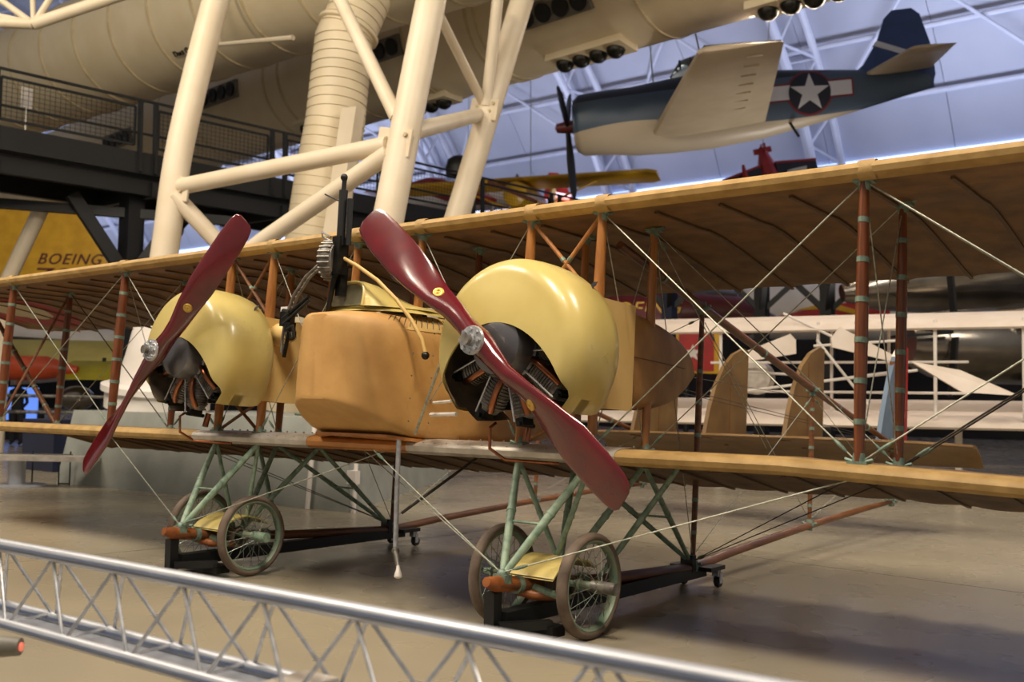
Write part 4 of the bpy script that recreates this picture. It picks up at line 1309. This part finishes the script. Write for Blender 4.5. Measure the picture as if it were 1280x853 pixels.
# ---- tailplane and rudders
tm = M()
rings = []
for i in range(25):
    x = -2.35 + 4.7 * i / 24
    k = math.sqrt(max(.001, 1 - (abs(x) / 2.36) ** 4))
    le, te = 5.45 + .9 * (1 - k), 6.9 - .25 * (1 - k)
    r = []
    for f, a, b in ((0, .0, .0), (.05, .025, -.012), (.3, .02, -.012), (.65, -.06, -.075), (1, -.20, -.205)):
        r.append((f, a, b))
    up = [(x, le + (te - le) * f, 1.385 + a) for f, a, b in r]
    lo = [(x, le + (te - le) * f, 1.385 + b - .002) for f, a, b in r]
    rings.append(up + lo[::-1][:-1])
tm.loft(rings)
ob('tailplane', tm, 'brownfab', bi, 'brown fabric tailplane')
for i, x in enumerate((-1.47, -.49, .49, 1.47)):
    prof = [(5.78, 1.42), (5.86, 1.68), (6.0, 1.98), (6.2, 2.24), (6.45, 2.42), (6.72, 2.52)]
    if i == 3:
        rd = ob('rudder', M().prism([(x, y, z) for y, z in [(5.95, 1.42), (6.08, 1.75), (6.25, 2.1), (6.42, 2.36), (6.42, 1.36)]], .05, (1, 0, 0)), 'bluefab', bi, 'faded blue, white and red rudder', smooth=False)
        ob('white_band', M().prism([(x, 6.42, 1.36), (x, 6.42, 2.36), (x, 6.52, 2.44), (x, 6.52, 1.36)], .05, (1, 0, 0)), 'aerolinen', rd, smooth=False)
        ob('red_band', M().prism([(x, 6.52, 1.36), (x, 6.52, 2.44), (x, 6.72, 2.52), (x, 6.85, 2.5), (x, 6.85, 1.36)], .05, (1, 0, 0)), 'redpaint', rd, smooth=False)
    else:
        rd = ob('rudder', M().prism([(x, y, z) for y, z in prof + [(6.85, 2.5), (6.85, 1.36), (5.78, 1.36)]], .05, (1, 0, 0)), 'brownfab', bi, smooth=False)
    ob('rudder_post', M().tube([(x, 6.38, 1.3), (x, 6.38, 2.3)], .03, 8), 'boom', rd)

# ---- crew nacelle
NS = [(-.60, .04, 1.84, 1.33), (-.595, .12, 1.87, 1.31), (-.56, .21, 1.89, 1.29), (-.48, .31, 1.905, 1.25), (-.36, .39, 1.915, 1.19), (-.22, .45, 1.92, 1.13), (-.08, .48, 1.925, 1.09), (.1, .505, 1.93, 1.085), (.5, .51, 1.94, 1.085), (1.0, .47, 1.93, 1.10), (1.5, .38, 1.90, 1.15), (1.9, .27, 1.86, 1.25)]
rings = []
for y, w, zt, zb in NS:
    ring = []
    for k in range(40):
        a = 2 * PI * k / 40
        ex = .38 if math.sin(a) > 0 else .13
        cx = math.copysign(abs(math.cos(a)) ** ex, math.cos(a))
        sz = math.copysign(abs(math.sin(a)) ** ex, math.sin(a))
        zz = (zt + zb) / 2 + sz * (zt - zb) / 2
        ring.append((cx * w, y, zz))
    rings.append(ring)
nc = ob('crew_nacelle', M().loft(rings), 'doped', bi, 'ochre linen crew nacelle', ang=32)
# stitched upper linen band with crumples
def nsec(y):
    for i in range(len(NS) - 1):
        if NS[i][0] <= y <= NS[i + 1][0]:
            k = (y - NS[i][0]) / (NS[i + 1][0] - NS[i][0])
            return [NS[i][j] + (NS[i + 1][j] - NS[i][j]) * k for j in range(1, 4)]
    return NS[-1][1:]
outl = []
for k in range(31):
    f = k / 30
    y = -.598 + 1.25 * f ** 1.8
    outl.append((nsec(y)[0], y))
outl = [(-w, y) for w, y in outl[::-1]] + outl
rings = []
for i, (x, y) in enumerate(outl):
    zt = nsec(y)[1]
    j = .002 * math.sin(i * 2.3) + .0015 * math.sin(i * 5.1)
    ring = []
    for f, dz in ((.952, -.13), (.974, -.115), (.928, -.07), (.842, -.028), (.765, -.006), (.66, .008), (.5, .010)):
        ring.append((x * (f + j), .2 + (y - .2) * (f + .015 + j), zt + dz))
    rings.append(ring)
MT['stitched'] = mat('stitched_linen', 'c4a365', 'a88a52', rough=.55, scale=16, stretch=(3, 3, .7), lo=.45, hi=.8, bump=.15, bscale=25)
ob('stitched_deck', M().loft(rings, closed=False, cap=False), 'stitched', nc)
lc = M()
for i in range(8, 54):
    x, y = outl[i]
    zt = nsec(y)[1]
    lc.tube([(x * .955, .2 + (y - .2) * .968, zt - .092), (x * .905 + .010, .2 + (y - .2) * .918, zt - .05), (x * .835 + .02, .2 + (y - .2) * .85, zt - .02)], .0028, 5)
ob('lacing', lc, 'darkwire', nc, kind='stuff')
# cockpit coaming raised into a windscreen hood at the front
rings = []
for i in range(41):
    a = PI * (1 + i / 40)
    cx, cy = .43 * math.cos(a), -.46 * abs(math.sin(a)) ** .8
    rings.append([(cx * f, .12 + cy * f, 1.945 + dz) for f, dz in ((1.08, -.02), (1.0, .012), (.92, .038), (.84, .045), (.80, .04), (.84, .0))])
cm = ob('cockpit_coaming', M().loft(rings, closed=False, cap=False), 'cowl', nc, 'cream sheet metal coaming round the cockpit')
def arch(y, w, h, fl, zb=1.955, lean=0.0, n=24):
    out = []
    for j in range(n + 1):
        t = PI * j / n
        sn = math.sin(t)
        out.append((w * math.copysign(abs(math.cos(t)) ** .7, math.cos(t)) * (1 + fl * (1 - sn) ** 3), y + lean * sn, zb + h * sn ** .75))
    return out
f0 = arch(-.375, .165, .175, 0, lean=.05)
ob('windscreen_hood', M().loft([[(p[0] * .9, p[1] + .002, 1.955 + (p[2] - 1.955) * .9) for p in f0], f0, arch(-.33, .185, .185, .35, lean=.05), arch(-.2, .21, .175, .7), arch(-.02, .25, .11, .8), arch(.12, .29, .05, .5)], closed=False, cap=False), 'cowl', nc)
g = [(p[0] * .93, p[1] + .004, 1.96 + (p[2] - 1.955) * .93) for p in f0]
n_g = len(g)
ob('windscreen', M().add(g + [(p[0], p[1] + .006, p[2]) for p in g], [tuple(range(n_g)), tuple(range(2 * n_g - 1, n_g - 1, -1))] + [(j, (j + 1) % n_g, n_g + (j + 1) % n_g, n_g + j) for j in range(n_g)]), 'glass', nc, 'clear yellowed windscreen')
ob('windscreen_rim', M().tube(f0, .010, 8), 'cowl', nc)
# side seam strips, bottom ply board
ob('keel_board', M().add([(-.35, -.24, 1.105), (.35, -.24, 1.105), (.5, -.05, 1.085), (.5, 1.4, 1.10), (-.5, 1.4, 1.10), (-.5, -.05, 1.085), (-.35, -.24, 1.085), (.35, -.24, 1.085), (.5, -.05, 1.065), (.5, 1.4, 1.085), (-.5, 1.4, 1.085), (-.5, -.05, 1.065)], [(0, 1, 2, 3, 4, 5), (11, 10, 9, 8, 7, 6)] + [(i, (i + 1) % 6, 6 + (i + 1) % 6, 6 + i) for i in range(6)]), 'plyle', nc, smooth=False)
sp2 = M()
for z in (1.2, 1.35, 1.5, 1.65, 1.8):
    sp2.sph((.512, -.02, z), .007, 6)
    sp2.sph((.5, -.2, z), .007, 6)
ob('side_tacks', sp2, 'engine', nc, kind='stuff')

# ---- machine gun on its arched mount
gun = ob('gun_mount', M().tube([(-.10, -.44, 1.90), (-.05, -.45, 2.10), (-.02, -.44, 2.26)], [.014, .02, .026], 10), 'gunmetal', bi, 'black gun mount')
ob('gun_body', M().box((-.02, -.44, 2.29), (.075, .085, .26)).box((-.025, -.40, 2.12), (.05, .06, .2)), 'gunmetal', gun, ang=30)
ob('gun_barrel', M().tube([(-.008, -.45, 2.36), (-.008, -.46, 2.74)], .030, 14).tube([(-.008, -.46, 2.72), (-.008, -.46, 2.80), (-.008, -.462, 2.83)], [.016, .016, .022], 12), 'black', gun)
ob('gas_tube', M().tube([(.045, -.43, 2.36), (.045, -.44, 2.68)], .020, 12), 'black', gun)
ob('sight_wire', M().tube([(-.02, -.46, 2.66), (-.15, -.50, 2.72)], .006, 6), 'black', gun)
ob('front_sight', M().sph((-.008, -.465, 2.83), .026, 10), 'black', gun)
dr = ob('ammunition_drum', M().lathe([(.02, -.05), (.125, -.05), (.135, -.02), (.135, .02), (.125, .05), (.02, .05)], (-.11, -.42, 2.27), (1, .35, 0), 30), 'engine', gun)
for k in range(22):
    a = 2 * PI * k / 22
    x_, y_, z_ = frame_of((1, .35, 0))
    c = Vector((-.11, -.42, 2.27)) + (x_ * math.cos(a) + y_ * math.sin(a)) * .134
    ob('drum_rib', M().tube([c - z_ * .045, c + z_ * .045], .009, 6), 'engine', dr)
ob('drum_handle', M().tube([(-.12, -.43, 2.40), (-.2, -.45, 2.44), (-.17, -.48, 2.46), (-.08, -.48, 2.42)], .007, 6), 'steel', gun)
# arched rails either side
al = [(-.02, -.45, 2.275), (-.14, -.48, 2.24), (-.26, -.50, 2.15), (-.36, -.51, 2.02), (-.42, -.51, 1.88), (-.45, -.50, 1.74), (-.46, -.49, 1.63)]
for dy in (-.018, .018):
    ob('arch_rail', M().tube([(p[0], p[1] + dy, p[2]) for p in al], .010, 8), 'engine', gun)
rg = M()
for i in range(22):
    p, d = along(al, (i + .5) / 22)
    rg.tube([p - Vector((0, .02, 0)), p + Vector((0, .02, 0))], .005, 6)
ob('arch_rungs', rg, 'steel', gun, kind='stuff')
ar = [(-.0, -.43, 2.28), (.12, -.40, 2.22), (.28, -.36, 2.12), (.42, -.31, 1.99), (.52, -.26, 1.86), (.585, -.22, 1.74), (.61, -.2, 1.64)]
ob('arch_tube', M().tube(ar, .013, 10), MT['panel'], gun)
ob('arch_foot', M().sph((.61, -.2, 1.63), .028, 10), 'gunmetal', gun)
lv = [((-.42, -.55, 1.86), (-.16, -.56, 2.0), .014), ((-.40, -.56, 1.82), (-.14, -.57, 1.97), .012), ((-.38, -.52, 1.80), (-.44, -.50, 1.60), .014), ((-.46, -.52, 1.92), (-.34, -.56, 1.90), .018), ((-.36, -.55, 1.84), (-.30, -.56, 1.72), .012), ((-.33, -.58, 1.78), (-.25, -.6, 1.80), .010), ((-.25, -.6, 1.80), (-.23, -.6, 1.72), .010)]
for a, b, r in lv:
    ob('mount_lever', M().tube([a, b], r, 8), 'gunmetal', gun)
ob('mount_clamp', M().box((-.40, -.53, 1.86), (.09, .06, .10)).box((-.34, -.55, 1.80), (.06, .05, .06)), 'gunmetal', gun, ang=30)
ob('gun_tag', M().box((-.47, -.5, 1.93), (.07, .02, .045)), 'white', gun, smooth=False)
hm = ob('rear_gun_drum', M().lathe([(.02, -.04), (.12, -.04), (.13, 0), (.12, .04), (.02, .04)], (.28, -.1, 2.26), (.2, -1, .1), 24).tube([(.28, -.05, 2.2), (.3, .1, 1.9)], .03, 8), 'black', bi)

# ---- engines, cowlings and propellers
HZ, HY = 1.629, -.756
def cowl_y(r):
    if r <= .41:
        return -.65 + .05 * (r / .41) ** 2
    return -.60 + .15 * (1 - math.sqrt(max(0, 1 - ((r - .41) / .111) ** 2)))
def r_in(phi):
    # opening: an arch centred below the hub
    c, s = math.cos(phi), math.sin(phi)
    a, b, z0 = .47, .56, -.435
    # ray from hub: (r c, r s): (rc/a)^2 + ((rs - z0)/b)^2 = 1
    A = (c / a) ** 2 + (s / b) ** 2
    B = -2 * s * z0 / b ** 2
    C = (z0 / b) ** 2 - 1
    D = B * B - 4 * A * C
    return (-B + math.sqrt(D)) / (2 * A)
def engine_unit(s):
    X = s * E
    near = s > 0
    # cowling
    p0, p1 = R(-44), R(224)
    n = 72
    rings = []
    for i in range(n + 1):
        ph = p0 + (p1 - p0) * i / n
        ri = min(.515, r_in(ph))
        ring = []
        pr = []
        for k in range(15):
            r = ri + (.52 - ri) * (1 - (1 - k / 14) ** 1.6)
            pr.append((r, cowl_y(r)))
        pr += [(.524, -.40), (.524, -.30), (.518, -.2), (.50, -.12), (.485, -.10)]
        inner = [(r - .012 if r > ri + .01 else r + .0, y + .012) for r, y in pr][::-1]
        for r, y in pr + inner:
            ring.append((X + r * math.cos(ph), y, HZ + r * math.sin(ph)))
        rings.append(ring)
    cw = ob('cowling', M().loft(rings, closed=True, cap=True), 'cowl', bi, 'cream horseshoe engine cowling', ang=50)
    ob('stencil_mark', M().box((0, 0, 0), (.10, .045, .004)).box((.0, .0, .0), (.02, .06, .004)), 'black', cw, smooth=False)
    sm = cw.children[-1]
    a = R(48)
    sm.location = (X + .527 * math.cos(a), -.2, HZ + .527 * math.sin(a))
    sm.rotation_euler = (0, R(90) - a, R(-90))
    sm.scale = (.7, .7, .7)
    # firewall and dark inner ring
    fw = [(X + .47 * math.cos(q), -.14, HZ + .47 * math.sin(q)) for q in [R(-46 + 272 * k / 40) for k in range(41)]]
    ob('firewall', M().prism(fw, .04, (0, 1, 0)), 'gunmetal', cw, smooth=False)
    lin_ = M().lathe([(.465, .30), (.488, .14), (.498, .0)], (X, -.43, HZ), (0, 1, 0), 60, False, R(-58), R(222)).lathe([(.498, .0), (.50, -.06), (.48, -.11), (.45, -.14)], (X, -.43, HZ), (0, 1, 0), 30, False, R(-44), R(22))
    ob('cowl_liner', lin_, 'liner', cw)
    # engine
    en = ob('crankcase', M().lathe([(.02, -.03), (.10, -.03), (.165, .0), (.182, .04), (.185, .12), (.195, .13), (.195, .16), (.17, .17), (.17, .36), (.1, .38)], (X, HY + .13, HZ), (0, 1, 0), 40), 'crank', bi, 'dark oily rotary engine')
    cb = M()
    for k in range(36):
        a = 2 * PI * k / 36
        cb.sph((X + .188 * math.cos(a), HY + .275, HZ + .188 * math.sin(a)), .008, 6)
    ob('case_bolts', cb, 'steel', en, kind='stuff')
    for k in range(9):
        a = R(-90 + 40 * k + (12 if near else 4))
        d = Vector((math.cos(a), 0, math.sin(a)))
        t = Vector((-math.sin(a), 0, math.cos(a)))
        o = Vector((X, -.41, HZ))
        prof = [(.045, .13)]
        for f in range(11):
            h = .16 + f * .02
            prof += [(.078, h), (.078, h + .009), (.070, h + .010), (.070, h + .018)]
        prof += [(.058, .385), (.05, .41), (.02, .415)]
        ob('cylinder', M().lathe(prof, o, d, 18), 'engine', en)
        q = o + d * .11 + t * .035 + Vector((0, -.03, 0))
        ob('intake_pipe', M().tube([q, q + d * .06 + Vector((0, -.055, 0)) + t * .015, q + d * .15 + Vector((0, -.075, 0)) + t * .03, q + d * .22 + Vector((0, -.06, 0)) + t * .03, q + d * .28 + Vector((0, -.02, 0)) + t * .015], .021, 12), 'copper', en)
        ob('push_rod', M().tube([o + d * .13 + Vector((0, -.10, 0)) - t * .03, o + d * .43 + Vector((0, -.09, 0)) - t * .02], .006, 6), 'steel', en)
        ob('valve_gear', M().box(o + d * .43 + Vector((0, -.02, 0)), (.05, .10, .045), Matrix.Rotation(PI / 2 - a, 3, 'Y')).tube([o + d * .44 + Vector((0, -.09, 0)), o + d * .45 + Vector((0, .06, 0))], .014, 8), 'gunmetal', en, ang=30)
    # fuel and oil pipes under the engine
    ob('oil_pipe', M().tube([(X - .16, -.38, 1.2), (X - .17, -.42, 1.17), (X - .18, -.40, 1.05), (X - .14, -.30, .99), (X + .15, -.16, .985)], .010, 8), 'copper', en)
    ob('oil_pipe', M().tube([(X + .02, -.3, 1.2), (X + .02, -.32, 1.10)], .022, 10), 'copper', en)
    # side panels and engine body
    body = ob('engine_body', M().loft([[(X - .345, -.12, 1.335), (X + .345, -.12, 1.335), (X + .345, -.12, 1.955), (X - .345, -.12, 1.955)], [(X - .345, .26, 1.335), (X + .345, .26, 1.335), (X + .345, .26, 1.965), (X - .345, .26, 1.965)]]), 'panel', bi, 'cream side panel of the engine body', ang=30)
    rv = M()
    for q in (-1, 1):
        for (y, z) in ((-.09, 1.93), (-.06, 1.93), (.24, 1.9), (.24, 1.78), (.24, 1.65), (.24, 1.5), (.24, 1.38), (-.02, 1.36), (.03, 1.36), (.06, 1.36), (.12, 1.36), (.12, 1.44), (.2, 1.36), (-.1, 1.36)):
            rv.sph((X + q * .346, y, z), .009, 6)
    ob('panel_screws', rv, 'engine', body, kind='stuff')
    for q in (-1, 1):
        pn = M().prism([(X + q * .352, -.12, 1.32), (X + q * .352, .28, 1.325), (X + q * .352, .275, 1.97), (X + q * .352, -.12, 1.965)], .008, (1, 0, 0))
        ob('side_panel', pn, 'panel', body, smooth=False)
    rings = []
    for i in range(13):
        f = i / 12
        y = .26 + 1.44 * f
        g = math.sqrt(max(0, 1 - f ** 2.0))
        hw = .335 * (1 - f ** 1.5) + .012
        zt = 1.69 + .272 * g + .0
        zb = 1.69 - .35 * (1 - f ** 2.4) - .004
        ring = []
        for k in range(24):
            a = 2 * PI * k / 24
            ex = .35
            ring.append((X + math.copysign(abs(math.cos(a)) ** ex, math.cos(a)) * hw, y, (zt + zb) / 2 + math.copysign(abs(math.sin(a)) ** ex, math.sin(a)) * (zt - zb) / 2))
        rings.append(ring)
    MTk = 'body_linen'
    if MTk not in MT:
        MT[MTk] = mat('brown_engine_body_linen', 'b98d4e', '9c723a', rough=.55, scale=4, bump=.06, bscale=30)
    ob('body_tail', M().loft(rings), MTk, body, ang=45)
    ob('seam_tape', M().tube([(X + .35, .28, 1.66), (X + .338, .7, 1.66), (X + .26, 1.1, 1.67)], .004, 5), 'boom', body)
    if s < 0:
        ob('air_scoop', M().lathe([(.09, 0), (.085, .1), (.07, .17), (.055, .19), (.05, .17)], (X + .34, .04, 1.845), (1, -.15, 0), 24), 'panel', body)
        ob('scoop_mouth', M().lathe([(.002, 0), (.05, .0), (.05, .01), (.002, .012)], (X + .52, .012, 1.845), (1, -.15, 0), 20), 'black', body)
    # propeller
    A0 = R(140.2) if near else R(45.2)
    bm_ = M()
    st = [(-1.262, .060, .010), (-1.24, .092, .014), (-1.18, .110, .018), (-1.05, .120, .022), (-.85, .122, .028), (-.65, .108, .036), (-.45, .085, .045), (-.28, .066, .056), (-.15, .058, .068), (-.06, .068, .075), (0, .074, .077), (.06, .068, .075)]
    st = st + [(-r, c, t) for r, c, t in st[:9]][::-1]
    tw = lambda r: R(max(14, min(62, 62 - 52 * (abs(r) - .12) / .75))) if abs(r) > .12 else R(62)
    rings = []
    for r, c, th in st:
        ang = A0 if r >= 0 else A0 + PI
        d = Vector((math.cos(A0), 0, math.sin(A0))) * r
        t = Vector((-math.sin(ang), 0, math.cos(ang)))
        be = tw(r)
        if abs(r) < .3:
            k = max(0, (abs(r) - .07) / .23)
            be = be * k
        cd = t * math.cos(be) - Vector((0, 1, 0)) * math.sin(be)
        nd_ = t * -math.sin(be) * -1 * -1 - Vector((0, 1, 0)) * math.cos(be)
        nd_ = Vector((0, -1, 0)) * math.cos(be) - t * math.sin(be)
        off = cd * c * .12 if abs(r) > .3 else Vector()
        ring = []
        for k in range(20):
            a = 2 * PI * k / 20
            u_, v_ = math.cos(a), math.sin(a)
            e1 = math.copysign(abs(v_) ** .9, v_)
            vv = e1 * th * (1.0 if v_ > 0 else .55)
            if abs(r) > .3:
                vv *= (.62 + .38 * u_)
            ring.append(Vector((X, HY, HZ)) + d + off + cd * u_ * c + nd_ * vv)
        if r < 0:
            ring = [ring[(10 - k) % 20] for k in range(20)]
        rings.append(ring)
    pr = ob('propeller', bm_.loft(rings), 'wood_red', bi, 'dark red lacquered wooden two-blade propeller', ang=70)
    hb = ob('hub_plate', M().lathe([(.02, -.03), (.035, -.032), (.035, -.01), (.078, -.008), (.082, .0), (.082, .012), (.02, .012)], (X, HY - .078, HZ), (0, 1, 0), 28), 'steel', pr, 'polished steel hub plate')
    for k in range(8):
        a = 2 * PI * k / 8
        ob('hub_bolt', M().lathe([(.013, -.02), (.013, .0), (.002, .001)], (X + .06 * math.cos(a), HY - .083, HZ + .06 * math.sin(a)), (0, 1, 0), 6), 'steel', hb)
    ob('hub_nut', M().lathe([(.032, -.06), (.028, -.05), (.03, -.02), (.02, -.02)], (X, HY - .08, HZ), (0, 1, 0), 16), 'engine', hb)
    for r in ((.43, -.52) if near else (.45,)):
        d = Vector((math.cos(A0), 0, math.sin(A0))) * r
        ang = A0 if r >= 0 else A0 + PI
        t = Vector((-math.sin(ang), 0, math.cos(ang)))
        be = tw(r)
        nd_ = Vector((0, -1, 0)) * math.cos(be) - t * math.sin(be)
        o_ = Vector((X, HY, HZ)) + d + nd_ * (.034 if abs(r) < .5 else .030)
        md = M().lathe([(.004, .001), (.012, .006), (.02, .002), (.030, .004), (.033, .001), (.033, -.015)], o_, nd_, 20)
        ob('medallion', md, 'gold', pr, 'round gold maker decal')
    return pr
engine_unit(1)
engine_unit(-1)

# ---- landing gear
def wheel(x, y, z, near):
    ax = (1, 0, 0)
    w = ob('wheel', M().lathe([(.277 + .026 * math.cos(a), .036 * math.sin(a)) for a in [2 * PI * k / 16 for k in range(17)]], (x, y, z), ax, 48, cap=False), 'tire', bi, 'grey rubber tyred wire wheel')
    ob('rim', M().lathe([(.262, -.028), (.252, -.030), (.240, -.012), (.240, .012), (.252, .030), (.262, .028)], (x, y, z), ax, 48, cap=False), 'rim', w)
    ob('hub', M().lathe([(.012, -.095), (.03, -.09), (.036, -.07), (.024, -.06), (.024, .06), (.036, .07), (.03, .09), (.012, .095)], (x, y, z), ax, 20), 'rim', w)
    for k in range(36):
        a = 2 * PI * k / 36
        b = a + (.45 if k % 4 < 2 else -.45)
        sd = .07 if k % 2 else -.07
        ob('spoke', M().tube([(x + sd, y + .032 * math.cos(b), z + .032 * math.sin(b)), (x + sd * .1, y + .243 * math.cos(a), z + .243 * math.sin(a))], .0022, 5), 'spoke', w)
    return w
for s in (-1, 1):
    X = s * E
    for t in (-1, 1):
        wheel(X + t * .319, -.03, .3007, s > 0)
    ob('axle', M().tube([(X - .46, -.03, .3007), (X + .46, -.03, .3007)], .020, 12), 'gear', bi)
    ob('axle_stub', M().tube([(X + .34, -.03, .3007), (X + .50, -.03, .3007)], .036, 14), 'engine' if s > 0 else 'gear', bi)
    fr = [(X - .13, -.24, .335), (X - .13, -.20, .375), (X - .13, -.10, .425), (X - .13, .0, .445), (X - .13, .10, .43), (X - .13, .2, .39)]
    ob('axle_fairing', M().loft([fr, [(p[0] + .34, p[1], p[2]) for p in fr], [(p[0] + .34, p[1], p[2] - .012) for p in fr], [(p[0], p[1], p[2] - .012) for p in fr], fr], closed=False, cap=False), 'cowl', bi, 'cream sheet fairing over the axle')
    cord = M()
    for k in range(10):
        cord.lathe([(.062 + .010 * math.cos(a), .010 * math.sin(a)) for a in [2 * PI * j / 8 for j in range(9)]], (X + .02 + .018 * k, -.03, .275), (1, 0, 0), 20, cap=False)
    ob('bungee_cord', cord, 'tire', bi, 'brown wound shock cord', kind='stuff')
    ob('axle_bracket', M().box((X - .07, -.1, .285), (.12, .2, .09)).tube([(X - .16, -.22, .31), (X + .2, -.16, .235)], .022, 10), 'gear', bi, ang=30)
    ob('axle_bracket', M().tube([(X - .1, -.3, .26), (X + .05, -.2, .225), (X + .2, -.1, .225)], [.02, .03, .02], 10), 'toe', bi)
    F, Mm, J = Vector((X, -.44, .335)), Vector((X, .10, .30)), Vector((X, 1.77, .32))
    lo = Vector((0, 0, .085))
    for a, b, r in ((L(s * XA) - lo, F, .0235), (L(s * XB) - lo, F, .0235), (L(s * XA) - lo, Mm + Vector((.06, .0, 0)), .016), (L(s * XB) - lo, Mm + Vector((-.06, 0, 0)), .016), (L(s * XA, YR) - lo, Mm, .020), (L(s * XB, YR) - lo, Mm, .020), (L(s * XA, YR) - lo, J, .018), (L(s * XB, YR) - lo, J, .018), (L(s * 2.05, YR) - lo, Mm + Vector((.1, .3, 0)), .018)):
        d = (b - a)
        ob('gear_strut', M().tube([a, a + d * .12, a + d * .5, a + d * .88, b], [r * .75, r * .95, r * 1.1, r * .95, r * .7], 12), 'gear', bi)
        ob('strut_clip', M().tube([a + d * .45, a + d * .47], r * 1.25, 12), 'gear', bi)
    a, b = (L(s * XA) - lo).lerp(F, .55), (L(s * XB) - lo).lerp(F, .55)
    ob('gear_tie', M().tube([a, b], .008, 8), 'gear', bi)
    a, b = (L(s * XA, YR) - lo).lerp(J, .5), (L(s * XB, YR) - lo).lerp(J, .5)
    ob('gear_tie', M().tube([a, b], .008, 8), 'gear', bi)
    for p in (F, J, Mm):
        ob('skid_joint', M().box((p.x, p.y, p.z - .01), (.09, .06, .05)).sph((p.x, p.y, p.z + .015), .032, 10), 'patina', bi, ang=40)
    for p in (L(s * XA) - lo * .9, L(s * XB) - lo * .9):
        ob('gear_lug', M().tube([p, p + Vector((0, -.02, .07))], .026, 10), 'patina', bi)

# ---- steel boarding rod with pear shaped grip under the nacelle
br_ = ob('boarding_rod', M().tube([(.385, -.16, 1.09), (.40, -.16, .75), (.425, -.16, .37)], .017, 12), 'steel', bi, 'polished steel rod with white grip')
ob('grip', M().tube([(.505, -.21, .275), (.515, -.215, .25), (.522, -.22, .225), (.525, -.222, .205), (.526, -.223, .195)], [.010, .014, .024, .026, .010], 14), 'white', br_)
ob('grip_link', M().tube([(.425, -.165, .37), (.47, -.19, .32), (.507, -.212, .27)], [.016, .02, .010], 10), 'engine', br_)
ob('rod_knuckle', M().sph((.43, -.165, .36), .026, 10), 'engine', br_)
rod('rod_brace', (.66, .35, 1.0), (.42, -.12, .60), .010, 'darkwire')
# nacelle side tie rod seen beside the farther nacelle edge
rod('nacelle_tie', (.52, -.15, 1.12), (.92, -.35, 1.66), .010, 'wire')
rod('exhaust_probe', (.62, -.1, 1.33), (.95, -.3, 1.33), .010, 'white')
rod('exhaust_probe', (.62, -.12, 1.25), (1.0, -.3, 1.25), .014, 'white')
rod('pitot_tube', (-.98, .1, 1.24), (-.55, .05, 1.22), .013, 'gear')
